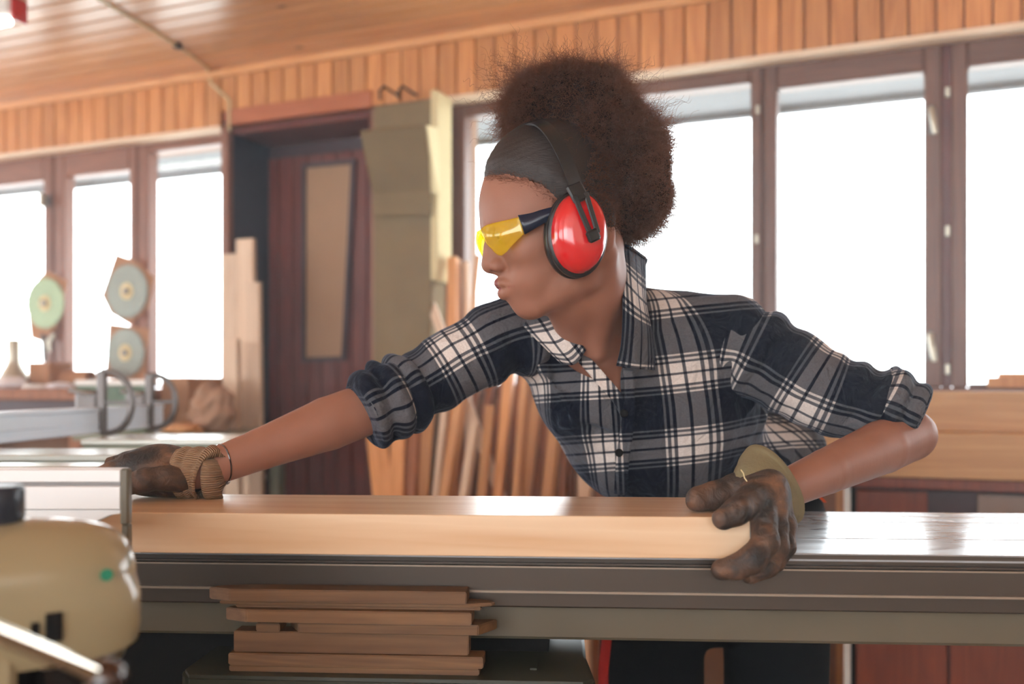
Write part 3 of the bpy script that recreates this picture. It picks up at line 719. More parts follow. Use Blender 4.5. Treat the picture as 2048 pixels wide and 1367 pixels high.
def lay(h):
    global zz
    a_ = zz+.0003; zz += h; return a_, zz-.0003
yf = .0
layers = [(.0085, 458, 958, None, None, 0, 'bottom board of the offcut stack on the green ledge'),
          (.0145, 456, 966, None, None, -.002, 'second board from the bottom of the offcut stack, with the plain end'),
          (.0255, 467, 937, None, None, .003, 'thickest offcut, at the middle of the stack'),]
for h, a_, b_, lc, rc, dy, lb in layers:
    z0_, z1_ = lay(h); offcut(tx(a_, yf+dy), tx(b_, yf+dy), yf+dy, yf+.028+dy if h > .02 else yf+.03, z0_, z1_, lb, lc, rc)
z0_, z1_ = lay(.0125); offcut(tx(566, 0), tx(991, 0), -.004, .030, z0_, z1_, 'offcut with a slanted right end above the thickest board', 'slant', 'slant')
offcut(tx(512, 0), tx(560, 0), -.001, .028, z0_, z1_-.002, 'small filler offcut left of the slanted one in the stack')
z0_, z1_ = lay(.0155); offcut(tx(448, 0), tx(944, 0), -.008, .030, z0_, z1_, 'offcut with a split pointed left end near the top of the stack', 'point', None)
z0_, z1_ = lay(.0045); offcut(tx(470, 0), tx(962, 0), .002, .028, z0_, z1_, 'thin slat between the two upper offcuts of the stack')
z0_, z1_ = lay(.0045); offcut(tx(440, 0), tx(989, 0), -.002, .030, z0_, z1_, 'thin slat with a rounded right end just under the top offcut', None, 'round')
z0_, z1_ = lay(.0150); offcut(tx(414, 0), tx(934, 0), -.006, .028, z0_, z1_, 'topmost knotty offcut of the stack with a broken left end', 'point', None)

# ================================================================ near machine, lower left
FT = Matrix.Translation((0, 0, 0))
fz1 = ZC-(938-HY)/F*1.06; fzg = ZC-(968-HY)/F*1.06; fz0 = ZC-(1019-HY)/F*1.06; xe = (241-HX)/F*1.06
fn = empty('rip_fence', (xe-.2, 1.08, fz0), 'light grey aluminium fence in front of the left glove', 'saw fence')
I = Matrix.Identity(4)
fbox(I, 'fence_face', -.95, xe, 1.06, 1.085, fzg+.002, fz1, M['pale_alu'], fn, bev=.001)
fbox(I, 'fence_web', -.95, xe, 1.063, 1.082, fzg-.002, fzg+.002, M['dark_steel'], fn)
fbox(I, 'fence_face', -.95, xe, 1.06, 1.085, fz0, fzg-.002, M['pale_alu'], fn, bev=.001)
pl = [(-.95, 0), (xe, 0), (xe, -.004), (xe-.012, -.006), (xe-.035, -.016), (-.95, -.016)]
link('fence_foot', prism_mesh([(x, z) for x, z in pl], .02, .0008), M['pale_alu'], fn, Matrix.Translation((0, 1.073, fz0)) @ Matrix.Rotation(math.pi/2, 4, 'X'))
fbox(I, 'end_cap', xe, xe+.009, 1.058, 1.070, fz0-.016, fz1+.001, M['olive_rail'], fn, bev=.002)
fbox(I, 'end_post', xe+.001, xe+.008, 1.060, 1.072, ZC-.199, fz0-.016, M['olive_rail'], fn, bev=.001)

# rounded cream hood
TH = math.radians(33)
hc = P(48, 1158, .80)
HM_ = Matrix.Translation(hc) @ Matrix.Rotation(TH, 4, 'Z')
hd = empty('planer_head', HM_, 'cream rounded machine hood with a green dot in the lower left corner', 'machine')
# profile in (y=towards back, z); camera side is -y
prof = []
R = .057
for i in range(17):
    t = math.radians(60 + i*120/16)     # from the back of the top round to the front
    prof.append((R*math.cos(t)*.95, R*math.sin(t)*.86))
prof += [(-R*.96, -.015), (-R*.92, -.045), (-R*.78, -.062), (-R*.55, -.066)]
prof = [(.075, .040)] + prof + [(.02, -.066), (.075, -.06)]
bm = bmesh.new(); xs3 = [-.20, -.196, .00, .025, .045, .060, .071, .078, .081, .082]; sc_ = [1, 1, 1, .97, .91, .82, .70, .56, .42, .30]; rows = []
for x, s_ in zip(xs3, sc_): rows.append([bm.verts.new((x-(0 if z < 0 else 0), y*(s_ if z > 0 else .5*s_+.5), z*(s_ if z > 0 else .35*s_+.65)) ) for y, z in prof])
for a_, b_ in zip(rows, rows[1:]):
    for i in range(len(prof)): j = (i+1) % len(prof); bm.faces.new((a_[i], a_[j], b_[j], b_[i]))
bm.faces.new(rows[0]); bm.faces.new(rows[-1][::-1]); bmesh.ops.recalc_face_normals(bm, faces=bm.faces)
me = bm_mesh(bm, 'hood'); me.shade_smooth(); me.set_sharp_from_angle(angle=math.radians(38))
link('hood', me, M['cream'], hd, HM_)

def HB(name, x0, x1, y0, y1, z0, z1, mat, bev=.0, parent=None): return fbox(HM_, name, x0, x1, y0, y1, z0, z1, M[mat], parent or hd, bev)
# green spot just proud of the front, near the end
gq = HM_ @ Vector((.050, 0, 0))
t_ = math.radians(172); gp = Vector((.052, R*math.cos(t_)*.95-.0004, R*math.sin(t_)*.86))
link('green_dot', lathe_mesh([(0, -.001), (.0048, -.001), (.0048, .0006), (0, .0006)], 24), M['green_spot'], hd, HM_ @ Matrix.Translation(gp) @ Matrix.Rotation(math.pi/2, 4, 'X'))
# slot and the inner drum showing below the cover
HB('slot', .008, .020, -.0560, -.040, -.040, -.018, 'near_black')
HB('slot', -.002, .004, -.0555, -.040, -.036, -.024, 'near_black')
link('inner_drum', lathe_mesh([(0, -.03), (.034, -.03), (.036, -.026), (.036, .030), (.033, .034), (0, .034)], 36), M['olive_rail'], hd, HM_ @ Matrix.Translation((.040, .006, -.040)) @ Matrix.Rotation(math.pi/2, 4, 'Y'))
HB('lower_skirt', -.20, -.010, -.050, .0, -.16, -.030, 'cream', .006)
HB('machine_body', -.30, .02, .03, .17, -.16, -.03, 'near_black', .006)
link('end_disc', lathe_mesh([(0, 0), (.050, 0), (.052, -.002), (.052, -.006), (0, -.006)], 40), M['cream'], hd, HM_ @ Matrix.Translation((-.075, -.006, -.002)) @ Matrix.Rotation(-math.pi/2, 4, 'Y') @ Matrix.Scale(1.12, 4))
# pillar to the floor
fbox(Matrix.Identity(4), 'pillar', hc.x-.30, hc.x-.0, hc.y+.0, hc.y+.20, 0, hc.z-.12, M['near_black'], hd, .01)
# arm that carries the fence
fbox(Matrix.Identity(4), 'fence_arm', -.62, -.55, hc.y+.02, 1.078, fz0-.030, fz0-.0161, M['dark_steel'], fn)
# black knob
kp = P(-4, 1045, .79)
kn = link('clamping_knob', lathe_mesh([(0, 0), (.017, 0), (.0195, .003), (.0195, .026), (.0175, .0295), (.012, .0300), (0, .0295)], 40), M['knob_black'], hd, Matrix.Translation(kp))
# chrome lever with a dark ball
l0, l1 = P(-150, 1202, .50), P(196, 1348, .60)
lv = empty('chrome_lever', l0, 'shiny chrome lever with a dark ball knob at the lower left edge', 'lever')
link('rod', tube_mesh([l0, l1], .0052, 20), M['chrome'], lv)
bm = bmesh.new(); bmesh.ops.create_uvsphere(bm, u_segments=32, v_segments=20, radius=.0125)
link('ball_knob', bm_mesh(bm, 'ball', True), M['knob_brown'], lv, Matrix.Translation(P(212, 1357, .605)))
# ================================================================ implicit surface tools (numpy)
f32 = np.float32
def A3(v): return np.array(v, dtype=np.float64)
def smin(a, b, k):
    h = np.clip(.5+.5*(b-a)/k, 0, 1); return b*(1-h)+a*h - k*h*(1-h)
def smax(a, b, k): return -smin(-a, -b, k)
def sd_sphere(p, c, r): return np.linalg.norm(p-A3(c), axis=1)-r
def sd_cap(p, a, b, r0, r1=None):
    a = A3(a); b = A3(b); r1 = r0 if r1 is None else r1
    ba = b-a; pa = p-a; h = np.clip(pa@ba/(ba@ba), 0, 1)
    return np.linalg.norm(pa-h[:, None]*ba, axis=1)-(r0+(r1-r0)*h)
def sd_chain(p, pts, rs, k=.004):
    d = None
    for i in range(len(pts)-1):
        c = sd_cap(p, pts[i], pts[i+1], rs[i], rs[i+1]); d = c if d is None else smin(d, c, k)
    return d
def sd_ell(p, c, r, R=None):
    q = p-A3(c)
    if R is not None: q = q@np.asarray(R)          # columns of R are the ellipsoid axes
    r = A3(r); k0 = np.linalg.norm(q/r, axis=1); k1 = np.linalg.norm(q/(r*r), axis=1)
    return k0*(k0-1)/np.maximum(k1, 1e-9)
def sd_box(p, c, h, R=None, rad=0.0):
    q = p-A3(c)
    if R is not None: q = q@np.asarray(R)
    q = np.abs(q)-(A3(h)-rad)
    return np.linalg.norm(np.maximum(q, 0), axis=1)+np.minimum(q.max(axis=1), 0)-rad
def axes(x, y):
    """orthonormal frame from approximate x and y axes, as columns"""
    x = A3(x); x = x/np.linalg.norm(x); y = A3(y); y = y-x*(y@x); y = y/np.linalg.norm(y)
    return np.stack([x, y, np.cross(x, y)], axis=1)
def net(f, lo, hi, h, fine=None, proj=2, name='net', blk=4, margin=1.6):
    """surface nets over a rectilinear grid; fine = {axis: (lo, hi, h)} for denser slabs"""
    ax = []
    for i in range(3):
        if fine and i in fine:
            a, b, hf = fine[i]
            c = list(np.arange(lo[i], a, h))+list(np.arange(a, b, hf))+list(np.arange(b, hi[i]+h, h))
        else: c = list(np.arange(lo[i], hi[i]+h, h))
        while (len(c)-1) % blk: c.append(c[-1]+(c[-1]-c[-2]))
        ax.append(np.array(c))
    nx, ny, nz = map(len, ax); bx, by, bz = [(n-1)//blk for n in (nx, ny, nz)]
    V = np.ones((nx, ny, nz), f32)
    def cen(a, nb): return np.array([(a[i*blk]+a[i*blk+blk])/2 for i in range(nb)]), np.array([(a[i*blk+blk]-a[i*blk])/2 for i in range(nb)])
    (cx, rx), (cy, ry), (cz, rz) = cen(ax[0], bx), cen(ax[1], by), cen(ax[2], bz)
    G = np.stack(np.meshgrid(cx, cy, cz, indexing='ij'), -1).reshape(-1, 3)
    Rr = np.sqrt(rx[:, None, None]**2+ry[None, :, None]**2+rz[None, None, :]**2).ravel()
    fc = np.concatenate([f(g) for g in np.array_split(G, max(1, len(G)//200000))])
    sgn = np.where(fc < 0, -1.0, 1.0).reshape(bx, by, bz)
    V[:-1, :-1, :-1] = np.repeat(np.repeat(np.repeat(sgn, blk, 0), blk, 1), blk, 2)
    act = np.nonzero(np.abs(fc) < margin*Rr)[0]
    I, J, K = np.unravel_index(act, (bx, by, bz))
    o = np.arange(blk+1); oi, oj, ok = [a.ravel() for a in np.meshgrid(o, o, o, indexing='ij')]
    idx = ((I[:, None]*blk+oi)*ny*nz+(J[:, None]*blk+oj)*nz+(K[:, None]*blk+ok)).ravel(); idx = np.unique(idx)
    ii, jj, kk = np.unravel_index(idx, (nx, ny, nz))
    Pp = np.stack([ax[0][ii], ax[1][jj], ax[2][kk]], 1)
    V.ravel()[idx] = np.concatenate([f(g) for g in np.array_split(Pp, max(1, len(Pp)//200000))])
    s = V < 0
    cnt = np.zeros((nx-1, ny-1, nz-1), np.int8)
    for a in (0, 1):
        for b in (0, 1):
            for c in (0, 1): cnt += s[a:nx-1+a, b:ny-1+b, c:nz-1+c]
    ci, cj, ck = np.nonzero((cnt > 0) & (cnt < 8))
    vid = -np.ones((nx-1, ny-1, nz-1), np.int32); vid[ci, cj, ck] = np.arange(len(ci))
    acc = np.zeros((len(ci), 3)); num = np.zeros(len(ci))
    for (a0, a1) in [((0,0,0),(1,0,0)),((0,1,0),(1,1,0)),((0,0,1),(1,0,1)),((0,1,1),(1,1,1)),((0,0,0),(0,1,0)),((1,0,0),(1,1,0)),((0,0,1),(0,1,1)),((1,0,1),(1,1,1)),((0,0,0),(0,0,1)),((1,0,0),(1,0,1)),((0,1,0),(0,1,1)),((1,1,0),(1,1,1))]:
        v0 = V[ci+a0[0], cj+a0[1], ck+a0[2]].astype(float); v1 = V[ci+a1[0], cj+a1[1], ck+a1[2]].astype(float)
        m = (v0 < 0) != (v1 < 0); t = np.where(m, v0/np.where(m, v0-v1, 1), 0)
        p0 = np.stack([ax[0][ci+a0[0]], ax[1][cj+a0[1]], ax[2][ck+a0[2]]], 1); p1_ = np.stack([ax[0][ci+a1[0]], ax[1][cj+a1[1]], ax[2][ck+a1[2]]], 1)
        acc += np.where(m[:, None], p0+(p1_-p0)*t[:, None], 0); num += m
    X = acc/np.maximum(num, 1)[:, None]
    quads = []
    for d in range(3):
        e, g = [(1, 2), (2, 0), (0, 1)][d]
        sh = [nx, ny, nz]; sl0 = [slice(1, n-1) for n in sh]; sl1 = list(sl0); sl0[d] = slice(0, sh[d]-1); sl1[d] = slice(1, sh[d])
        a = s[tuple(sl0)]; b = s[tuple(sl1)]; q = np.nonzero(a != b); flip = a[q]
        base = [q[0]+(0 if d == 0 else 1), q[1]+(0 if d == 1 else 1), q[2]+(0 if d == 2 else 1)]
        def cell(de, dg):
            c = [x.copy() for x in base]; c[e] -= de; c[g] -= dg; return vid[c[0], c[1], c[2]]
        Q = np.stack([cell(1, 1), cell(0, 1), cell(0, 0), cell(1, 0)], 1)
        Q[~flip] = Q[~flip][:, ::-1]; quads.append(Q)
    Q = np.concatenate(quads); Q = Q[(Q >= 0).all(1)]
    eps = h*.15
    for _ in range(proj):
        f0 = f(X); g = np.stack([f(X+np.eye(3)[i]*eps)-f(X-np.eye(3)[i]*eps) for i in range(3)], 1)/(2*eps)
        gn = np.maximum((g*g).sum(1), .2); st_ = np.clip(f0/gn, -h, h); X = X-g*st_[:, None]
    return X, Q
def mesh_np(name, X, Q, uv=None, attrs=None, smooth=True):
    me = D.meshes.new(name); me.vertices.add(len(X)); me.vertices.foreach_set('co', np.asarray(X, f32).ravel())
    Q = np.asarray(Q, np.int32); k = Q.shape[1]
    me.loops.add(Q.size); me.loops.foreach_set('vertex_index', Q.ravel())
    me.polygons.add(len(Q)); me.polygons.foreach_set('loop_start', np.arange(0, Q.size, k, dtype=np.int32))
    me.update(calc_edges=True)
    if uv is not None:
        a = me.attributes.new('cloth_uv', 'FLOAT_VECTOR', 'POINT'); a.data.foreach_set('vector', np.asarray(uv, f32).ravel())
    for k_, v in (attrs or {}).items():
        a = me.attributes.new(k_, 'FLOAT', 'POINT'); a.data.foreach_set('value', np.asarray(v, f32))
    if smooth: me.shade_smooth()
    return me
def waves(p, seed, n=10, f0=6, f1=30, aniso=None):
    r = np.random.default_rng(seed); out = np.zeros(len(p))
    for i in range(n):
        k = r.normal(size=3); k /= np.linalg.norm(k)
        if aniso is not None: k = k*A3(aniso)
        k *= r.uniform(f0, f1); out += np.sin(p@k+r.uniform(0, 6.28))
    return out/math.sqrt(n)
def seg_d(p, a, b):
    a = A3(a); b = A3(b); ba = b-a; pa = p-a; h = np.clip(pa@ba/(ba@ba), 0, 1)
    return np.linalg.norm(pa-h[:, None]*ba, axis=1), h
def W(px, py, d): return np.array([(px-HX)/F*d, d, ZC-(py-HY)/F*d])
def catmull(pts, n):
    pts = np.asarray(pts, float); m = len(pts); P_ = np.vstack([2*pts[0]-pts[1], pts, 2*pts[-1]-pts[-2]])
    out = []
    for u in np.linspace(0, m-1, n):
        i = min(int(u), m-2); t = u-i; a, b, c, d = P_[i:i+4]
        out.append(.5*((2*b)+(-a+c)*t+(2*a-5*b+4*c-d)*t*t+(-a+3*b-3*c+d)*t**3))
    return np.array(out)
def loft(path, rad, n, m, disp=None, upv=(0, 0, 1), u0=0.0, v0=0.0, cap=False):
    """tube along a smooth path; rad = list of (r_up, r_side); returns X, Q, uv"""
    C = catmull(path, n); Rr = catmull(np.hstack([np.asarray(rad, float), np.zeros((len(rad), 1))]), n)[:, :2]
    T = np.gradient(C, axis=0); T /= np.linalg.norm(T, axis=1)[:, None]
    up = A3(upv); s = np.concatenate([[0], np.cumsum(np.linalg.norm(np.diff(C, axis=0), axis=1))])
    U = up-T*(T@up)[:, None]; U /= np.linalg.norm(U, axis=1)[:, None]; Vv = np.cross(T, U)
    th = np.linspace(0, 2*np.pi, m, endpoint=False)
    SS, TT = np.meshgrid(s, th, indexing='ij')
    base = Rr.mean()
    dd = disp(SS, TT) if disp is not None else np.zeros_like(SS)
    X = C[:, None]+U[:, None]*((Rr[:, 0][:, None]+dd)*np.cos(TT))[..., None]+Vv[:, None]*((Rr[:, 1][:, None]+dd)*np.sin(TT))[..., None]
    X = X.reshape(-1, 3)
    i = np.arange(n-1)[:, None]*m; j = np.arange(m)[None]; j2 = (j+1) % m
    Q = np.stack([i+j, i+m+j, i+m+j2, i+j2], -1).reshape(-1, 4)
    TTw = TT-np.pi
    uv = np.stack([u0+((TT+np.pi) % (2*np.pi)-np.pi)*base, v0+SS, np.zeros_like(SS)], -1).reshape(-1, 3)
    return X, Q, uv
# ================================================================ the woman
# materials
m, nt, b = newmat('skin'); L = nt.links.new
at = nd(nt, 'ShaderNodeAttribute', attribute_name='lips'); tc = nd(nt, 'ShaderNodeTexCoord')
n1 = nd(nt, 'ShaderNodeTexNoise', i_Scale=22.0, i_Detail=5.0); L(tc.outputs['Object'], n1.inputs['Vector'])
mx = nd(nt, 'ShaderNodeMix', data_type='RGBA'); mx.inputs[6].default_value = srgb(138,93,74); mx.inputs[7].default_value = srgb(160,112,92); L(n1.outputs['Fac'], mx.inputs[0])
m2 = nd(nt, 'ShaderNodeMix', data_type='RGBA'); L(at.outputs['Fac'], m2.inputs[0]); L(mx.outputs[2], m2.inputs[6]); m2.inputs[7].default_value = srgb(138,78,74)
at2 = nd(nt, 'ShaderNodeAttribute', attribute_name='brow'); m3 = nd(nt, 'ShaderNodeMix', data_type='RGBA'); L(at2.outputs['Fac'], m3.inputs[0]); L(m2.outputs[2], m3.inputs[6]); m3.inputs[7].default_value = srgb(40,28,24)
L(m3.outputs[2], b.inputs['Base Color']); b.inputs['Roughness'].default_value = .5; b.inputs['Specular IOR Level'].default_value = .35; b.inputs['Subsurface Weight'].default_value = .12
b.inputs['Subsurface Radius'].default_value = (.012, .005, .003); b.inputs['Subsurface Scale'].default_value = .6
n2 = nd(nt, 'ShaderNodeTexNoise', i_Scale=420.0, i_Detail=2.0); L(tc.outputs['Object'], n2.inputs['Vector'])
bp = nd(nt, 'ShaderNodeBump', i_Strength=.12, i_Distance=.001); L(n2.outputs['Fac'], bp.inputs['Height']); L(bp.outputs[0], b.inputs['Normal'])
M['skin'] = m
# checked flannel
def plaid_mat(name):
    m, nt, b = newmat(name); L = nt.links.new
    at = nd(nt, 'ShaderNodeAttribute', attribute_name='cloth_uv'); sp = nd(nt, 'ShaderNodeSeparateXYZ'); L(at.outputs['Vector'], sp.inputs[0])
    PER = .138
    outs = []
    for ax_ in (0, 1):
        d = nd(nt, 'ShaderNodeMath', operation='DIVIDE'); d.inputs[1].default_value = PER; L(sp.outputs[ax_], d.inputs[0])
        fr = nd(nt, 'ShaderNodeMath', operation='FRACT'); L(d.outputs[0], fr.inputs[0])
        cr = nd(nt, 'ShaderNodeValToRGB'); cr.color_ramp.interpolation = 'CONSTANT'; L(fr.outputs[0], cr.inputs[0])
        e = cr.color_ramp.elements
        # dark field 0-.46, light band .46-1 with thin lines
        stops = [(0, 0), (.47, .8), (.495, 0), (.53, .8), (.555, 0), (.59, 1), (.715, 0), (.75, 1), (.875, 0), (.905, .8), (.935, 0), (.97, .8), (.995, 0)]
        e[0].position = 0; e[0].color = (0, 0, 0, 1); e[1].position = stops[1][0]; e[1].color = (stops[1][1],)*3+(1,)
        for p_, v_ in stops[2:]:
            q = e.new(p_); q.color = (v_, v_, v_, 1)
        outs.append(cr.outputs[0])
    s_ = nd(nt, 'ShaderNodeMath', operation='ADD'); L(outs[0], s_.inputs[0]); L(outs[1], s_.inputs[1])
    cr = nd(nt, 'ShaderNodeValToRGB'); e = cr.color_ramp.elements
    h_ = nd(nt, 'ShaderNodeMath', operation='MULTIPLY'); h_.inputs[1].default_value = .5; L(s_.outputs[0], h_.inputs[0]); L(h_.outputs[0], cr.inputs[0])
    e[0].position = 0; e[0].color = srgb(14,20,34); e[1].position = 1; e[1].color = srgb(212,203,197)
    q = e.new(.5); q.color = srgb(88,88,93); q = e.new(.4); q.color = srgb(72,75,82)
    tc = nd(nt, 'ShaderNodeTexCoord'); nz = nd(nt, 'ShaderNodeTexNoise', i_Scale=420.0, i_Detail=2.0); L(at.outputs['Vector'], nz.inputs['Vector'])
    mm = nd(nt, 'ShaderNodeMix', data_type='RGBA', blend_type='MULTIPLY'); mm.inputs[0].default_value = 1
    gr = nd(nt, 'ShaderNodeMapRange'); gr.inputs[3].default_value = .72; gr.inputs[4].default_value = 1.25; L(nz.outputs['Fac'], gr.inputs[0])
    L(cr.outputs[0], mm.inputs[6]); L(gr.outputs[0], mm.inputs[7]); L(mm.outputs[2], b.inputs['Base Color'])
    b.inputs['Roughness'].default_value = .85; b.inputs['Specular IOR Level'].default_value = .15
    b.inputs['Sheen Weight'].default_value = .12; b.inputs['Sheen Roughness'].default_value = .4; b.inputs['Sheen Tint'].default_value = (.55, .7, 1, 1)
    n3 = nd(nt, 'ShaderNodeTexNoise', i_Scale=27.0, i_Detail=5.0, i_Distortion=.7); L(tc.outputs['Object'], n3.inputs['Vector'])
    bp = nd(nt, 'ShaderNodeBump', i_Strength=.8, i_Distance=.016); L(n3.outputs['Fac'], bp.inputs['Height'])
    bp2 = nd(nt, 'ShaderNodeBump', i_Strength=.2, i_Distance=.0006); L(nz.outputs['Fac'], bp2.inputs['Height']); L(bp.outputs[0], bp2.inputs['Normal']); L(bp2.outputs[0], b.inputs['Normal'])
    return m
M['plaid'] = plaid_mat('plaid')
M['trouser'] = simple('trouser', srgb(15,16,20), .95, spec=.15, noise=.25, nscale=8, bump=.4, bscale=60)
M['red_cloth'] = simple('red_cloth', srgb(190,34,24), .8)
M['orange_cloth'] = simple('orange_cloth', srgb(220,90,40), .8)
M['leather'] = simple('leather', srgb(92,66,50), .5, noise=.5, nscale=24, bump=.6, bscale=90)
M['glove_cloth'] = simple('glove_cloth', srgb(118,108,80), .9, noise=.15, nscale=20, bump=.5, bscale=260)
M['knit'] = simple('knit', srgb(148,118,90), .95, noise=.25, nscale=60, bump=.8, bscale=300)
M['eye_white'] = simple('eye_white', srgb(220,210,205), .2); M['iris'] = simple('iris', srgb(50,30,22), .1)
M['boot'] = simple('boot', srgb(40,32,28), .5)

# ---- head frame: mid plane turned a little towards the camera
YAW = math.radians(13); DH = 1.36; HC = W(1110, 450, DH)
Hlat = A3((math.sin(YAW), -math.cos(YAW), 0))        # her left, towards the camera
Hback = A3((math.cos(YAW), math.sin(YAW), 0))         # away from the face
Zv = A3((0, 0, 1))
CAM = A3((0, 0, ZC))
def HP(px, py, b=0.0):
    dv = W(px, py, 1.0)-CAM; o = HC+Hlat*b; t = ((o-CAM)@Hlat)/(dv@Hlat); return CAM+dv*t
K = .00068
pit = math.radians(17)
upH = A3((-math.sin(pit)*Hback[0], -math.sin(pit)*Hback[1], math.cos(pit))); fwH = A3((-math.cos(pit)*Hback[0], -math.cos(pit)*Hback[1], -math.sin(pit)))
RH = np.stack([fwH, Hlat, upH], axis=1)
def sym(px, py, b):   # the point on her left side located in the mid-plane pixel frame, and its mirror
    c = HP(px, py, 0); return c+Hlat*b, c-Hlat*b
crC = HP(1102, 388)
EYE = [c for c in sym(1001, 474, .031)]
def f_head(p):
    d = sd_ell(p, crC, (.094, .072, .088), RH)
    d = smin(d, sd_ell(p, HP(1046, 440), (.052, .060, .058), RH), .03)        # forehead / brow mass
    d = smin(d, sd_ell(p, HP(1082, 504), (.058, .056, .068), RH), .018)       # face
    d = smin(d, sd_ell(p, HP(1052, 566), (.0365, .030, .034), RH), .012)        # muzzle
    d = smin(d, sd_ell(p, HP(1057, 607), (.0215, .023, .0185), RH), .010)      # chin
    for s in (0, 1):
        g = sym(1146, 556, .041)[s]; c = sym(1068, 608, .012)[s]
        d = smin(d, sd_cap(p, g, c, .017, .0165), .016)                          # jaw
        d = smin(d, sd_cap(p, g, sym(1160, 480, .046)[s], .017, .02), .02)
        d = smin(d, sd_ell(p, sym(1045, 506, .036)[s], (.026, .021, .019), RH), .014)   # cheek
        d = smin(d, sd_cap(p, sym(981, 452, .010)[s], sym(1010, 450, .040)[s], .008, .008), .012)   # brow ridge
        d = smin(d, sd_ell(p, sym(1052, 560, .024)[s], (.020, .018, .024), RH), .014)
        d = smax(d, -sd_ell(p, sym(988, 478, .029)[s], (.013, .017, .011), RH), .010)     # socket
        lid = smax(sd_sphere(p, EYE[s], .0142), -sd_ell(p, EYE[s]+fwH*.013-upH*.001+Hlat*(.002 if s == 0 else -.002), (.010, .0135, .0040), RH), .0015)
        d = smin(d, lid, .004)
    # nose
    d = smin(d, sd_chain(p, [HP(986, 462), HP(982, 492), HP(980, 522), HP(978, 530)], [.008, .0078, .009, .0100], .004), .010)
    d = smin(d, sd_ell(p, HP(996, 516), (.016, .011, .022), RH), .012)
    for s in (0, 1):
        d = smin(d, sd_ell(p, sym(994, 532, .0125)[s], (.0115, .0065, .0085), RH), .004)
        d = smax(d, -sd_ell(p, sym(987, 543, .0060)[s], (.0050, .0028, .0032), RH), .003)
    # lips
    ul = None
    for s in (0, 1):
        u = sd_chain(p, [sym(999, 566, .0)[s], sym(1003, 568, .010)[s], sym(1020, 573, .0235)[s]], [.0066, .0062, .0022], .002)
        l = sd_chain(p, [sym(1008, 586, .0)[s], sym(1012, 585, .009)[s], sym(1023, 575, .0220)[s]], [.0082, .0074, .0022], .002)
        d = smin(d, u, .0035); d = smin(d, l, .0035)
        gr, _ = seg_d(p, sym(993, 575.5, .0)[s], sym(1024, 575, .0245)[s])
        d = d+.0032*np.exp(-(gr/.0022)**2)
        # philtrum and nasolabial crease
        ph, _ = seg_d(p, sym(1012, 540, .018)[s], sym(1032, 566, .030)[s]); d = d+.0012*np.exp(-(ph/.004)**2)
        # ear
        e = sd_ell(p, sym(1172, 462, .066)[s], (.018, .008, .030), RH); d = smin(d, e, .006)
    return d
def lips_attr(p):
    v = np.zeros(len(p))
    for s in (0, 1):
        a1, h1 = seg_d(p, sym(997, 567, 0)[s], sym(1022, 574, .0235)[s]); v = np.maximum(v, np.clip((.0085-.0045*h1-a1)/.0012, 0, 1))
        a2, h2 = seg_d(p, sym(1008, 585, 0)[s], sym(1023, 576, .0225)[s]); v = np.maximum(v, np.clip((.0098-.006*h2-a2)/.0012, 0, 1))
    return v
def brow_attr(p):
    v = np.zeros(len(p))
    for s in (0, 1):
        a1, h1 = seg_d(p, sym(972, 447, .014)[s], sym(1008, 439, .046)[s]); v = np.maximum(v, np.clip((.0060-.003*h1-a1)/.002, 0, 1)*.85)
    return v

# ---- joints
NB = W(1222, 640, 1.50)
SR, ER, WR = W(1042, 672, 1.52), W(748, 812, 1.475), W(420, 936, 1.352)
SL, EL, WL = W(1462, 668, 1.53), W(1818, 870, 1.47), W(1570, 978, 1.245)
PV = W(1440, 1060, 1.80)
tors = [(W(1262, 712, 1.585), (.150, .090, .095)), (W(1300, 790, 1.62), (.150, .100, .105)), (W(1340, 880, 1.68), (.135, .095, .10)), (W(1418, 965, 1.75), (.145, .10, .10)), (PV, (.165, .115, .105))]
def f_torso(p):
    d = None
    for c, r in tors:
        e = sd_ell(p, c, r); d = e if d is None else smin(d, e, .06)
    d = smin(d, sd_cap(p, NB+A3((0, .03, -.02)), SR, .042, .046), .05)
    d = smin(d, sd_cap(p, NB+A3((0, .03, -.02)), SL, .042, .046), .05)
    d = smin(d, sd_ell(p, W(1190, 812, 1.555), (.058, .058, .055)), .04)
    d = smin(d, sd_ell(p, W(1372, 830, 1.565), (.060, .058, .055)), .04)
    return d
HIPR, KNR, ANR = W(1318, 1140, 1.82), W(1300, 1470, 1.78), None
HIPL = W(1560, 1140, 1.84)
hipR = A3((.258, 1.80, .78)); hipL = A3((.468, 1.82, .78))
knR = A3((.248, 1.78, .46)); knL = A3((.476, 1.80, .46)); anR = A3((.215, 1.84, .09)); anL = A3((.48, 1.87, .09))
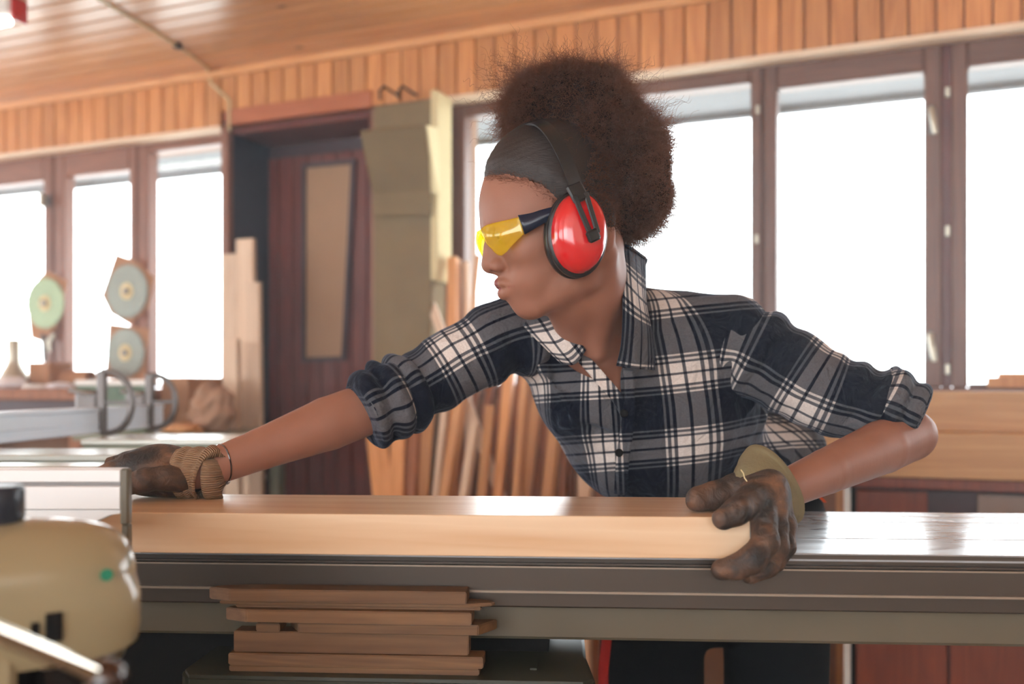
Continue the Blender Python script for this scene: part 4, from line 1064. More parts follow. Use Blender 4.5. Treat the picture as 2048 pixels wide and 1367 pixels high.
def f_body(p):
    d = f_head(p)
    neck = sd_chain(p, [HP(1172, 500), HP(1180, 560)+A3((0, .02, 0)), W(1205, 655, 1.50)], [.052, .049, .054], .02)
    neck = smin(neck, sd_cap(p, HP(1120, 575), W(1170, 690, 1.475), .030, .030), .03)
    # sternomastoid and collarbone
    neck = smin(neck, sd_cap(p, sym(1190, 520, .050)[0], W(1196, 700, 1.435), .013, .010), .02)
    d = smin(d, neck, .022)
    t = f_torso(p)
    t = smin(t, sd_cap(p, W(1190, 700, 1.474), W(1226, 760, 1.492), .026, .020), .03)
    d = smin(d, t, .03)
    d = smin(d, sd_cap(p, SR, ER, .044, .036), .03); d = smin(d, sd_cap(p, SL, EL, .046, .033), .03)
    d = smin(d, sd_chain(p, [ER, ER+(WR-ER)*.30, ER+(WR-ER)*.7, WR, WR+(WR-ER)/np.linalg.norm(WR-ER)*.02], [.038, .0385, .0290, .0245, .021], .002), .010)
    d = smin(d, sd_chain(p, [EL, EL+(WL-EL)*.25, EL+(WL-EL)*.7, WL, WL+(WL-EL)/np.linalg.norm(WL-EL)*.04], [.0375, .0375, .0295, .0240, .021], .002), .010)
    ol = W(1832, 868, 1.485); d = smin(d, sd_sphere(p, ol, .024), .02)
    for h_, k_, a_ in ((hipR, knR, anR), (hipL, knL, anL)):
        d = smin(d, sd_cap(p, h_, k_, .078, .055), .03); d = smin(d, sd_cap(p, k_, a_, .052, .034), .02)
        d = smin(d, sd_cap(p, a_+A3((0, .02, -.03)), a_+A3((0, -.13, -.045)), .036, .028), .02)
    return d
hb = (HP(950, 640)-.03, HP(1260, 240)+.03)
X, Q = net(f_body, (-.50, 1.20, .0), (.70, 2.02, 1.50), .0065, fine={0: (-.075, .125, .0026), 1: (1.26, 1.46, .0026), 2: (1.10, 1.38, .0026)})
ld = f_head(X)
me = mesh_np('person', X, Q, attrs={'lips': lips_attr(X), 'brow': brow_attr(X)})
person = link('person', me, M['skin'])
tag(person, 'woman in a checked shirt leaning over the saw table and holding the plank', 'person')
print('body verts', len(X))
for s in (0, 1):
    bm = bmesh.new(); bmesh.ops.create_uvsphere(bm, u_segments=24, v_segments=16, radius=.0122)
    ey = link('eye', bm_mesh(bm, 'eye', True), M['eye_white'], person, Matrix.Translation(Vector(EYE[s])))
    z = Vector(fwH).to_track_quat('Z', 'Y').to_matrix().to_4x4(); z.translation = Vector(EYE[s]+fwH*.0009)
    link('iris', lathe_mesh([(0, .0124), (.003, .0121), (.0058, .0108), (.0060, .0100)], 20), M['iris'], ey, z)

# ---- shirt: solid cloth body with an open neck cut in front
Tsp = (NB-PV)/np.linalg.norm(NB-PV)
folds = [  # (pixel a, pixel b, depth, width, amplitude) ridges + and grooves -
 ((1250,800),(1120,850),1.50,.016,.006), ((1270,850),(1420,800),1.52,.018,.007), ((1300,900),(1470,820),1.53,.016,-.006),
 ((1290,930),(1500,850),1.55,.018,.008), ((1230,880),(1110,800),1.50,.016,-.006), ((1380,720),(1300,860),1.50,.018,.007),
 ((1420,700),(1360,840),1.50,.014,-.006), ((1480,790),(1340,930),1.53,.016,.007), ((1060,700),(1150,840),1.48,.016,.006),
 ((1200,950),(1420,930),1.60,.016,.008), ((1210,975),(1440,960),1.62,.014,-.007), ((1530,830),(1440,950),1.58,.016,.007),
 ((1560,850),(1500,960),1.60,.014,-.006), ((1600,860),(1560,960),1.64,.014,.006)]
folds += [((1100,720),(1130,860),1.46,.012,-.005), ((1150,860),(1260,900),1.47,.014,.006), ((1260,760),(1320,720),1.47,.012,.005), ((1330,620),(1450,600),1.50,.012,.005), ((1340,650),(1460,640),1.49,.012,-.005), ((1440,830),(1500,900),1.55,.012,.006), ((1360,900),(1520,800),1.53,.012,.006)]
fseg = [(W(a[0], a[1], d_), W(b_[0], b_[1], d_), w_, am) for a, b_, d_, w_, am in folds]
shirt_ell = [(W(1262, 718, 1.575), (.166, .102, .102)), (W(1296, 790, 1.60), (.172, .118, .112)), (W(1334, 872, 1.65), (.156, .118, .105)), (W(1420, 950, 1.72), (.162, .118, .10)), (W(1440, 1020, 1.78), (.185, .128, .085)), (W(1535, 905, 1.75), (.098, .09, .085))]
def f_shirt0(p):
    d = None
    for c, r in shirt_ell:
        e = sd_ell(p, c, r); d = e if d is None else smin(d, e, .05)
    d = smin(d, sd_cap(p, NB+A3((.0, .035, -.02)), SR+A3((.01, 0, 0)), .050, .056), .05)
    d = smin(d, sd_cap(p, NB+A3((.02, .035, -.015)), SL, .052, .060), .05)
    d = smin(d, sd_ell(p, W(1190, 806, 1.545), (.066, .062, .064)), .04)
    d = smin(d, sd_ell(p, W(1372, 836, 1.555), (.070, .064, .064)), .04)
    # loose front hanging forward from the chest
    d = smin(d, sd_ell(p, W(1290, 900, 1.60), (.105, .075, .075)), .05)
    return d
Vc = [W(1128, 600, 1.40), W(1252, 800, 1.42), W(1256, 560, 1.42)]
def inpoly_d(p):
    """signed distance (px/2000 units) to the open neck outline, looking from the front"""
    u = p[:, 0]/p[:, 1]*F+HX; v = HY-(p[:, 2]-ZC)/p[:, 1]*F
    poly = [(1085, 560), (1112, 620), (1140, 658), (1175, 704), (1210, 752), (1243, 803), (1240, 760), (1236, 700), (1238, 640), (1242, 560), (1242, 470), (1100, 470)]
    n = len(poly); d2 = np.full(len(p), 1e9); ins = np.zeros(len(p), bool)
    for i in range(n):
        ax_, ay = poly[i]; bx_, by_ = poly[(i+1) % n]; ex, ey = bx_-ax_, by_-ay
        wx, wy = u-ax_, v-ay; t = np.clip((wx*ex+wy*ey)/(ex*ex+ey*ey), 0, 1)
        d2 = np.minimum(d2, (wx-ex*t)**2+(wy-ey*t)**2)
        c = (ay > v) != (by_ > v)
        with np.errstate(divide='ignore', invalid='ignore'):
            xi = ax_+(v-ay)*ex/(ey if ey else 1e-9)
        ins ^= c & (u < xi)
    d = np.sqrt(d2)*.00073
    return np.where(ins, -d, d)
def f_shirt(p):
    d = f_shirt0(p)
    wv = waves(p, 4, 8, 14, 34); rg = 1-np.abs(waves(p+.02*wv[:, None], 6, 7, 18, 60, (1, .6, .8))); d = d - .0030*wv - .0028*rg
    for a, b_, w_, am in fseg:
        dd, h = seg_d(p, a, b_); d = d-2.1*am*np.exp(-(dd/(w_*.62))**2)*(1-.4*np.abs(2*h-1))
    cut = np.maximum(inpoly_d(p), p[:, 1]-1.60)
    d = smax(d, -cut, .003)
    # neck hole
    d = smax(d, -sd_cap(p, NB+A3((.0, .0, -.02)), HP(1185, 480), .054, .06), .004)
    d = smax(d, (.80+.85*np.clip(p[:, 0]-.37, 0, .25))-p[:, 2], .004)
    return d
X, Q = net(f_shirt, (-.06, 1.36, .78), (.56, 1.95, 1.27), .0048, proj=2)
def torso_uv(X):
    # distance along the spine and arc around it
    v = (X-PV)@Tsp
    # spine curve offset measured at the chest
    ctr = catmull(np.array([PV, W(1418, 965, 1.75), W(1340, 880, 1.68), W(1300, 790, 1.62), W(1262, 712, 1.585), NB+A3((0, .04, 0))]), 60)
    sv = (ctr-PV)@Tsp; cx = np.interp(v, sv, ctr[:, 0]); cy = np.interp(v, sv, ctr[:, 1])
    lx = X[:, 0]-cx+.03; ly = -(X[:, 1]-cy)
    lx = X[:, 0]-np.interp(v, sv, ctr[:, 0])*.35-.115
    th = np.arctan2(lx, np.maximum(ly, -.3)+.10)
    u = th*.235
    u = u+.011*waves(X, 21, 6, 9, 22); vv = X[:, 2]*1.22-.10*lx+.010*waves(X, 22, 6, 9, 22)
    return np.stack([u+.018, vv+.018, np.zeros(len(X))], 1)
shirt = link('shirt', mesh_np('shirt', X, Q, uv=torso_uv(X)), M['plaid'], person); shirt['label'] = 'dark blue, grey and white checked flannel shirt'
print('shirt verts', len(X))

def wr(SS, TT, seed, amp, lam, skew=1.0, mask=None):
    r = np.random.default_rng(seed); out = np.zeros_like(SS)
    for i in range(9):
        k = 2*np.pi/(lam*r.uniform(.7, 1.6)); a = r.uniform(-1, 1)*2.2*skew; n_ = int(r.integers(0, 3))
        out += np.sin(k*SS+a*np.sin(TT+r.uniform(0, 6.28))+n_*TT+r.uniform(0, 6.28))
    out /= 3.0
    out = np.sign(out)*np.abs(out)**.85
    return amp*out*(mask(SS, TT) if mask else 1)
# sleeves
slR_path = [SR+A3((.075, .02, .0)), W(1040, 668, 1.515), W(960, 700, 1.50), W(880, 746, 1.49), W(800, 790, 1.475), W(762, 812, 1.465)]
L_R = .31
X, Q, uv = loft(slR_path, [(.062, .062), (.062, .060), (.056, .056), (.053, .053), (.049, .050), (.047, .049)], 170, 150,
    lambda s, t: wr(s, t, 5, .0042, .055, 1, lambda s, t: .35+.9*np.exp(-((s-.09)/.05)**2)*(np.cos(t) < .2)+.8*np.clip((s-.2)/.08, 0, 1)), u0=.02, v0=.055)
sleeveR = link('sleeve', mesh_np('sleeve', X, Q, uv=uv), M['plaid'], shirt)
slL_path = [SL+A3((-.055, .02, -.01)), W(1470, 690, 1.53), W(1560, 733, 1.515), W(1650, 783, 1.495), W(1740, 812, 1.48), W(1800, 824, 1.472)]
X, Q, uv = loft(slL_path, [(.034, .036), (.067, .064), (.066, .062), (.061, .060), (.058, .058), (.054, .054)], 190, 160,
    lambda s, t: wr(s, t, 8, .0038, .045, 1, lambda s, t: .45+.9*np.exp(-((s-.07)/.04)**2)+.9*np.clip((s-.24)/.08, 0, 1)), u0=.102, v0=.045)
sleeveL = link('sleeve', mesh_np('sleeve', X, Q, uv=uv), M['plaid'], shirt)
# rolled cuffs: doubled cloth with a fat fold
def cuff(path, rads, seed, u0, v0, amp=.005):
    X, Q, uv = loft(path, rads, 60, 130, lambda s, t: wr(s, t, seed, amp, .04, 1.6), u0=u0, v0=v0)
    c = link('rolled_cuff', mesh_np('cuff', X, Q, uv=uv), M['plaid'], shirt)
    solid(c, .004, -1); return c
c0_ = W(800, 790, 1.475); c1_ = W(742, 820, 1.455)
dR = (c1_-c0_)/np.linalg.norm(c1_-c0_)
tl_ = A3((-.25, 0, .97))
cuff([c0_+dR*-.004, c0_+dR*.002, c0_+dR*.020, c0_+dR*.040, c0_+dR*.054, c0_+dR*.060, c0_+dR*.052], [(.049, .049), (.054, .054), (.055, .054), (.054, .053), (.053, .052), (.048, .048), (.042, .043)], 31, .05, .40)
cuff([c0_+dR*-.024, c0_+dR*-.020, c0_+dR*-.006, c0_+dR*.010], [(.048, .049), (.054, .054), (.055, .055), (.050, .050)], 33, .0, .30, .004)
e0_ = W(1752, 803, 1.475); e1_ = W(1812, 832, 1.465); dL = (e1_-e0_)/np.linalg.norm(e1_-e0_)
cuff([e0_+dL*0, e0_+dL*.006, e0_+dL*.024, e0_+dL*.044, e0_+dL*.056, e0_+dL*.058, e0_+dL*.048], [(.050, .052), (.056, .058), (.056, .058), (.050, .054), (.044, .050), (.038, .045), (.032, .042)], 37, .05, .40)

# collar and placket patches: smooth surfaces through control points in space
def patch(rows, n=26, m=20, th=.003, mat='plaid', name='collar_flap', uvs=1.0, u0=0, v0=0, wob=.0, tuv=False):
    rows = [catmull(np.array(r), m) for r in rows]; G = np.array(rows)
    G2 = np.stack([catmull(G[:, j], n) for j in range(m)], 1)   # n x m x 3
    du = np.concatenate([[0], np.cumsum(np.linalg.norm(np.diff(G2[n//2], axis=0), axis=1))])
    dv = np.concatenate([[0], np.cumsum(np.linalg.norm(np.diff(G2[:, m//2], axis=0), axis=1))])
    VV, UU = np.meshgrid(dv, du, indexing='ij')
    X = G2.reshape(-1, 3); 
    if wob: X = X+wob*waves(X, 77, 6, 20, 60)[:, None]*A3((0, -1, 0))
    i = np.arange(n-1)[:, None]*m; j = np.arange(m-1)[None]
    Q = np.stack([i+j, i+j+1, i+m+j+1, i+m+j], -1).reshape(-1, 4)
    uv = np.stack([UU.ravel()*uvs+u0, VV.ravel()*uvs+v0, 0*VV.ravel()], 1)
    if tuv: uv = torso_uv(X)+A3((.004, 0, 0))
    o = link(name, mesh_np(name, X, Q, uv=uv), M[mat], shirt); solid(o, th, 0); return o
# right hand flap in the picture (her left)
patch([[W(1238, 488, 1.372), W(1262, 500, 1.40), W(1290, 516, 1.46)],
       [W(1243, 545, 1.366), W(1268, 575, 1.38), W(1292, 600, 1.43)],
       [W(1246, 620, 1.372), W(1274, 640, 1.385), W(1302, 655, 1.43)],
       [W(1242, 690, 1.392), W(1272, 700, 1.400), W(1308, 705, 1.435)],
       [W(1233, 730, 1.412), W(1270, 736, 1.415), W(1309, 740, 1.430)]], u0=.062, v0=.035, wob=.0015)
# stand of the collar round the back of the neck
patch([[W(1236, 486, 1.375), W(1225, 500, 1.44), W(1180, 560, 1.56)], [W(1262, 495, 1.385), W(1262, 510, 1.48), W(1210, 560, 1.60)], [W(1292, 516, 1.45), W(1290, 530, 1.53), W(1230, 590, 1.64)]], name='collar_stand', u0=.01, v0=.02)
# left flap (her right), partly under the chin
patch([[W(1100, 612, 1.425), W(1070, 618, 1.46), W(1034, 630, 1.49)],
       [W(1122, 632, 1.420), W(1092, 645, 1.435), W(1050, 655, 1.455)],
       [W(1150, 668, 1.418), W(1120, 690, 1.422), W(1085, 690, 1.438)],
       [W(1172, 700, 1.422), W(1150, 728, 1.420), W(1122, 726, 1.430)]], u0=.07, v0=.03, wob=.0015)
# placket edges
patch([[W(1168, 702, 1.436), W(1150, 716, 1.440)], [W(1205, 742, 1.436), W(1192, 764, 1.438)], [W(1240, 783, 1.440), W(1228, 806, 1.440)], [W(1258, 812, 1.448), W(1244, 836, 1.448)]], name='placket', tuv=True, m=6)
patch([[W(1246, 735, 1.428), W(1266, 740, 1.430)], [W(1249, 790, 1.436), W(1270, 800, 1.436)], [W(1243, 840, 1.446), W(1268, 850, 1.446)], [W(1232, 920, 1.468), W(1258, 926, 1.468)], [W(1228, 985, 1.52), W(1254, 990, 1.52)]], name='placket', tuv=True, m=6)
for px, py, d_ in ((1248, 826, 1.436), (1238, 905, 1.453)):
    link('button', lathe_mesh([(0, 0), (.0055, 0), (.006, .001), (.005, .0025), (.003, .002), (0, .002)], 16), M['near_black'], shirt, Matrix.Translation(Vector(W(px, py, d_))) @ Matrix.Rotation(math.pi/2, 4, 'X'))

# ---- trousers
def f_tr(p):
    d = smin(sd_ell(p, PV+A3((0, .01, -.02)), (.198, .135, .10)), sd_cap(p, hipR, hipL, .10, .10), .04); d = smin(d, sd_cap(p, A3((.335, 1.79, .675)), A3((.395, 1.80, .675)), .078, .078), .05)
    for h_, k_, a_ in ((hipR, knR, anR), (hipL, knL, anL)):
        d = smin(d, sd_chain(p, [h_+A3((0, 0, .02)), k_, a_+A3((0, 0, -.02))], [.102, .092, .070], .03), .016)
    d = d-.004*waves(p, 9, 8, 12, 30, (1, 1, .6))
    d = smin(d, sd_cap(p, A3((.34, 1.80, .93)), A3((.46, 1.80, .93)), .105, .105), .04); d = smax(d, p[:, 2]-.985, .004); return smax(d, .045-p[:, 2], .003)
X, Q = net(f_tr, (.05, 1.55, .02), (.68, 2.05, 1.0), .008)
tr = link('trousers', mesh_np('trousers', X, Q), M['trouser'], person); tr['label'] = 'black work trousers with a red side stripe'
# red side stripe
def strip_np(pts, wv, name, mat, parent, th=.003):
    C = catmull(np.array(pts), 30); wv = A3(wv); X = np.stack([C-wv, C+wv], 1).reshape(-1, 3)
    i = np.arange(29)*2; Q = np.stack([i, i+1, i+3, i+2], 1); o = link(name, mesh_np(name, X, Q), M[mat], parent); solid(o, th, 0); return o
strip_np([W(1216, 1230, 1.735), W(1212, 1290, 1.715), W(1207, 1340, 1.71), W(1207, 1400, 1.705)], (.008, -.003, 0), 'side_stripe', 'red_cloth', tr)
strip_np([W(1640, 993, 1.70), W(1650, 1004, 1.70)], (.003, 0, 0), 'orange_tab', 'orange_cloth', tr)
for a_ in (anR, anL):
    def fb_(p, a_=a_): 
        d = smin(sd_cap(p, a_+A3((0, .03, -.035)), a_+A3((0, -.15, -.045)), .046, .040), sd_cap(p, a_+A3((0,.02,.05)), a_+A3((0,.02,-.03)), .048, .048), .03); return smax(d, .006-p[:, 2], .004)
    X, Q = net(fb_, (a_[0]-.08, a_[1]-.22, -.01), (a_[0]+.08, a_[1]+.10, .20), .008)
    link('boot', mesh_np('boot', X, Q), M['boot'], person)
# ================================================================ hair
m, nt, b = newmat('hair_dark'); L = nt.links.new
tc = nd(nt, 'ShaderNodeTexCoord'); mp = nd(nt, 'ShaderNodeMapping'); mp.inputs['Rotation'].default_value = (0, .6, 0); mp.inputs['Scale'].default_value = (.12, 1, 1); L(tc.outputs['Object'], mp.inputs[0])
n1 = nd(nt, 'ShaderNodeTexNoise', i_Scale=900.0, i_Detail=2.0); L(mp.outputs[0], n1.inputs['Vector'])
mx = nd(nt, 'ShaderNodeMix', data_type='RGBA'); mx.inputs[6].default_value = srgb(22,17,17); mx.inputs[7].default_value = srgb(48,36,32); L(n1.outputs['Fac'], mx.inputs[0]); L(mx.outputs[2], b.inputs['Base Color'])
b.inputs['Roughness'].default_value = .55; bp = nd(nt, 'ShaderNodeBump', i_Strength=.6, i_Distance=.001); L(n1.outputs['Fac'], bp.inputs['Height']); L(bp.outputs[0], b.inputs['Normal'])
M['hair_dark'] = m
m, nt, b = newmat('hair_curl'); L = nt.links.new
b.inputs['Base Color'].default_value = srgb(84,60,48); b.inputs['Roughness'].default_value = .5
b.inputs['Transmission Weight'].default_value = 0
tr_ = nd(nt, 'ShaderNodeBsdfTranslucent'); tr_.inputs[0].default_value = srgb(150,92,60)
ms = nd(nt, 'ShaderNodeMixShader'); ms.inputs[0].default_value = .45; L(b.outputs[0], ms.inputs[1]); L(tr_.outputs[0], ms.inputs[2]); L(ms.outputs[0], nt.nodes['Material Output'].inputs[0])
M['hair_curl'] = m
def head2d(p):
    """orthographic side coordinates of the head, in picture-like pixels"""
    q = p-HC; return 1110+(q@Hback)/K, 450-(q@Zv)/K
HAIRLINE = [(930, 350), (962, 362), (1000, 372), (1040, 386), (1070, 404), (1092, 430), (1100, 465), (1140, 470), (1180, 468), (1245, 470), (1400, 300), (1100, 100), (900, 200)]
def poly_sd(u, v, poly):
    n = len(poly); d2 = np.full(len(u), 1e9); ins = np.zeros(len(u), bool)
    for i in range(n):
        ax_, ay = poly[i]; bx_, by_ = poly[(i+1) % n]; ex, ey = bx_-ax_, by_-ay
        wx, wy = u-ax_, v-ay; t = np.clip((wx*ex+wy*ey)/(ex*ex+ey*ey), 0, 1); d2 = np.minimum(d2, (wx-ex*t)**2+(wy-ey*t)**2)
        c = (ay > v) != (by_ > v); ins ^= c & (u < ax_+(v-ay)*ex/(ey if ey else 1e-9))
    d = np.sqrt(d2); return np.where(ins, -d, d)
def f_cap(p):
    u, v = head2d(p); hl = poly_sd(u, v+1.5*np.sin(u*.21)+.8*np.sin(u*.9), HAIRLINE)*K
    th = .0060*np.clip((-hl-.0008)/.022, .02, 1)
    d = f_head(p)-th-.0004*np.sin((u*.35+v)*.55)
    d = smin(d, sd_ell(p, HP(1086, 316), (.062, .062, .045), RH)-.002, .02)
    return smax(d, hl, .002)
X, Q = net(f_cap, crC-.13, crC+.13, .0030)
cap = link('hair', mesh_np('hair', X, Q), M['hair_dark'], person); cap['label'] = 'dark hair combed tight over the crown'
# the puff
blobs = [((1160, 262), .088, .080, .084, 1.40), ((1232, 345), .070, .074, .078, 1.405), ((1080, 215), .046, .05, .048, 1.39), ((1255, 398), .052, .060, .046, 1.40), ((1120, 330), .05, .06, .045, 1.40), ((1226, 418), .030, .045, .036, 1.375)]
def f_puff(p):
    d = None
    for (a, b_), rx, ry, rz, dd in blobs:
        e = sd_ell(p, W(a, b_, dd), (rx, ry, rz)); d = e if d is None else smin(d, e, .02)
    n_ = waves(p, 41, 10, 60, 120)*.0026+waves(p, 42, 10, 150, 300)*.0016+waves(p, 43, 8, 22, 45)*.0045
    return d-n_
X, Q = net(f_puff, W(1165, 300, 1.40)-.17, W(1165, 300, 1.40)+.17, .0045)
M['puff_core'] = simple('puff_core', srgb(40,29,25), 1, spec=0)
puff = link('afro_puff', mesh_np('afro_puff', X, Q), M['puff_core'], person); puff['label'] = 'big curly brown puff of hair'
# curls growing out of the puff
def curls(roots, nrm, lens, npts, rad, amp, name, parent, seed):
    r = np.random.default_rng(seed); n = len(roots); t = np.linspace(0, 1, npts)
    nrm = nrm/np.linalg.norm(nrm, axis=1)[:, None]
    a = np.cross(nrm, r.normal(size=(n, 3))); a /= np.linalg.norm(a, axis=1)[:, None]; b_ = np.cross(nrm, a)
    ph = r.uniform(0, 6.28, n); turns = r.uniform(1.5, 3.4, n)*2*np.pi*lens/.03
    A = (amp*r.uniform(.5, 1.4, n))[:, None]*np.minimum(1, t*4)[None]
    drift = r.normal(size=(n, 3))*.35
    ang = ph[:, None]+turns[:, None]*t[None]
    P_ = roots[:, None]+nrm[:, None]*(lens[:, None]*t)[..., None]+a[:, None]*(A*np.cos(ang))[..., None]+b_[:, None]*(A*np.sin(ang))[..., None]+drift[:, None]*(lens[:, None]*t**2)[..., None]
    hc_ = D.hair_curves.new(name); hc_.add_curves([npts]*n)
    hc_.attributes['position'].data.foreach_set('vector', P_.astype(f32).ravel())
    ra = hc_.attributes.get('radius') or hc_.attributes.new('radius', 'FLOAT', 'POINT')
    rr = np.tile(rad*(1-.6*t), n); ra.data.foreach_set('value', rr.astype(f32))
    o = link(name, hc_, None, parent); hc_.materials.append(M['hair_curl']); o['kind'] = 'stuff'; return o
def grads(f, X, e=.004): 
    g = np.stack([f(X+np.eye(3)[i]*e)-f(X-np.eye(3)[i]*e) for i in range(3)], 1); return g
vi = rng.integers(0, len(X), 30000); rt = X[vi]
keep = (rt[:, 1] < 1.47); rt = rt[keep]
nn = grads(lambda p: f_puff(p), rt, .012)
nn = nn/np.linalg.norm(nn, axis=1)[:, None]+rng.normal(size=rt.shape)*.45
ln = rng.uniform(.008, .019, len(rt))*np.clip(1+.7*waves(rt, 44, 8, 30, 80), .55, 2.2); ln[rng.random(len(rt)) < .06] *= 1.7
curls(rt-nn*.002, nn, ln, 16, .00026, .0026, 'hair_curls', puff, 1)
# flyaway tufts, top left of the puff
c = W(1045, 165, 1.39); rt = c+rng.normal(size=(260, 3))*A3((.022, .02, .014)); nn = (rt-W(1120, 260, 1.40)); ln = rng.uniform(.015, .034, 260)
curls(rt, nn, ln, 18, .0002, .0035, 'flyaway_curls', puff, 2)
c = W(1190, 150, 1.39); rt = c+rng.normal(size=(160, 3))*A3((.035, .02, .008)); nn = (rt-W(1160, 260, 1.40)); ln = rng.uniform(.01, .022, 160)
curls(rt, nn, ln, 18, .0002, .003, 'flyaway_curls', puff, 3)
# baby hair along the hairline
Xc = np.array([HC+Hback*((x-1110)*K)+Zv*((450-y)*K)+Hlat*b_ for x, y, b_ in ((968, 367, .020), (1000, 374, .045), (1038, 388, .055), (1068, 406, .064), (1090, 432, .068), (1097, 455, .070))])
rt = catmull(Xc, 500)+rng.normal(size=(500, 3))*.004
d0 = f_head(rt); g0 = grads(f_head, rt, .002); g0 /= np.linalg.norm(g0, axis=1)[:, None]; rt = rt-g0*(d0-.001)[:, None]
nn = -Hback*.35+Zv*.1+g0*.10+rng.normal(size=rt.shape)*.2
curls(rt, nn, rng.uniform(.003, .009, 500), 10, .00016, .0008, 'baby_hair', cap, 4)

# lash line over each eye
for s in (0, 1):
    sg = 1 if s == 0 else -1
    q = [EYE[s]+fwH*(.0135*math.cos(t))+Hlat*(sg*.0135*math.sin(t))+upH*.0032 for t in np.linspace(-.75, .85, 12)]
    link('lashes', tube_mesh([Vector(v) for v in q], .0011, 6), M['hair_dark'], person)
# fuzzy hair joining the crown to the puff
Xc = np.array([v.co[:] for v in cap.data.vertices]); uu, vv = head2d(Xc)
sel = np.nonzero((uu > 1128+.35*(400-vv)) & (vv > 300) & (((Xc-HC)@Hlat) > -.02))[0]
sel = rng.choice(sel, 4200); rt = Xc[sel]; g0 = grads(f_cap, rt, .003); g0 /= np.linalg.norm(g0, axis=1)[:, None]
curls(rt, g0+rng.normal(size=rt.shape)*.4+Hback*.4, rng.uniform(.004, .012, len(rt)), 12, .00026, .0020, 'hair_curls', cap, 9)
# ================================================================ ear defenders
def MF(o, n, up):
    """frame at o: z along n, y along up"""
    z = Vector(n).normalized(); y = Vector(up); y = (y-z*y.dot(z)).normalized(); x = y.cross(z)
    m_ = Matrix((x, y, z)).transposed().to_4x4(); m_.translation = Vector(o); return m_
ed = empty('ear_defenders', Vector(HC), None); ed.parent = person; ed['label'] = 'red ear defenders on a black headband'
WM['ear_defenders'] = Matrix.Translation(Vector(HC)); ed.matrix_basis = WM['ear_defenders']
C0 = HP(1167, 461, .115)-Hlat*.115
upc = Zv*1.0+Hback*.03
for s in (1, -1):
    Fm = MF(C0, Hlat*s, upc)
    def oval(prof, rx, ry, mat, nm):
        me = lathe_mesh(prof, 56, True, 50)
        for v in me.vertices: v.co.x *= rx; v.co.y *= ry*(1.0 if v.co.y < 0 else 1.0)
        return link(nm, me, M[mat], ed, Fm)
    oval([(.70, .060), (.96, .061), (1.04, .066), (1.06, .074), (1.02, .082), (.90, .084), (.70, .084)], .0375, .0530, 'black_plastic', 'ear_cushion')
    oval([(.0, .083), (1.02, .083), (1.05, .085), (1.05, .0905), (1.00, .093), (0, .093)], .0375, .0535, 'black_plastic', 'cup_rim')
    dm = [(1.0, .0925), (1.0, .096)]+[(math.cos(t)**.62*.985, .096+.0235*math.sin(t)**.9) for t in np.linspace(.12, 1.5, 16)]+[(0, .1198)]
    oval(dm, .0360, .0515, 'red_plastic', 'ear_cup')['label'] = 'glossy red plastic ear cup'
    # fork: two rails with a slot, a pivot block, a clamp at the top
    def near(px, py, b_): 
        q = HP(px, py, b_); 
        return Vector(q) if s == 1 else Vector(q-Hlat*2*((q-HC)@Hlat))
    nrm = Vector(Hlat*s)
    for a_, b_ in (((1149, 392), (1181, 468)), ((1171, 384), (1196, 466))):
        bar('yoke_rail', near(*a_, .1245), near(*b_, .1285), .0040, .0068, nrm, M['black_plastic'], ed, .0012)
    bar('pivot_block', near(1182, 459, .1285), near(1191, 482, .1265), .008, .0165, nrm, M['black_plastic'], ed, .0025)
    bar('yoke_head', near(1146, 368, .118), near(1164, 402, .1245), .0065, .021, nrm, M['black_plastic'], ed, .002)
pts = []
tp = HP(1054, 262, 0); base = HP(1152, 384, .112)-Hlat*.112; uv_ = tp-base; ul_ = np.linalg.norm(uv_); uv_ = uv_/ul_
for i in range(41):
    t = math.pi*i/40; ct = math.cos(t); pts.append(Vector(base+Hlat*(.118*np.sign(ct)*abs(ct)**.8)+uv_*(ul_+.004)*math.sin(t)**.85))
wd = np.cross(uv_, Hlat); bm = bmesh.new(); rows = []
for i, q in enumerate(pts):
    tg = (pts[min(i+1, 40)]-pts[max(i-1, 0)]).normalized(); w_ = Vector(wd); nn_ = tg.cross(w_).normalized()
    rows.append([bm.verts.new(q+w_*x*.0085+nn_*y*.0018) for x, y in ((-1, -1), (1, -1), (1, .4), (.8, 1), (.55, .2), (-.55, .2), (-.8, 1), (-1, .4))])
for a_, b_ in zip(rows, rows[1:]):
    for k in range(8): bm.faces.new((a_[k], a_[(k+1) % 8], b_[(k+1) % 8], b_[k]))
bmesh.ops.recalc_face_normals(bm, faces=bm.faces); me = bm_mesh(bm, 'band'); me.shade_smooth(); me.set_sharp_from_angle(angle=.6)
link('headband', me, M['black_plastic'], ed)

# ================================================================ safety glasses
m, nt, b = newmat('yellow_lens'); nt.nodes.remove(b); L = nt.links.new
t = nd(nt, 'ShaderNodeBsdfTransparent'); t.inputs[0].default_value = (1, .88, .22, 1)
g = nd(nt, 'ShaderNodeBsdfGlossy'); g.inputs['Roughness'].default_value = .05
tl2 = nd(nt, 'ShaderNodeBsdfDiffuse'); tl2.inputs[0].default_value = (.92, .68, .05, 1)
m1 = nd(nt, 'ShaderNodeMixShader'); m1.inputs[0].default_value = .27; L(t.outputs[0], m1.inputs[1]); L(tl2.outputs[0], m1.inputs[2])
m2 = nd(nt, 'ShaderNodeMixShader'); m2.inputs[0].default_value = .05; L(m1.outputs[0], m2.inputs[1]); L(g.outputs[0], m2.inputs[2]); L(m2.outputs[0], nt.nodes['Material Output'].inputs[0])
M['yellow_lens'] = m
M['temple'] = simple('temple', srgb(22,32,54), .3)
gl = empty('safety_glasses', Vector(HC), None); gl.parent = person; gl['label'] = 'yellow tinted safety glasses with dark temples'
WM['safety_glasses'] = Matrix.Translation(Vector(HC)); gl.matrix_basis = WM['safety_glasses']
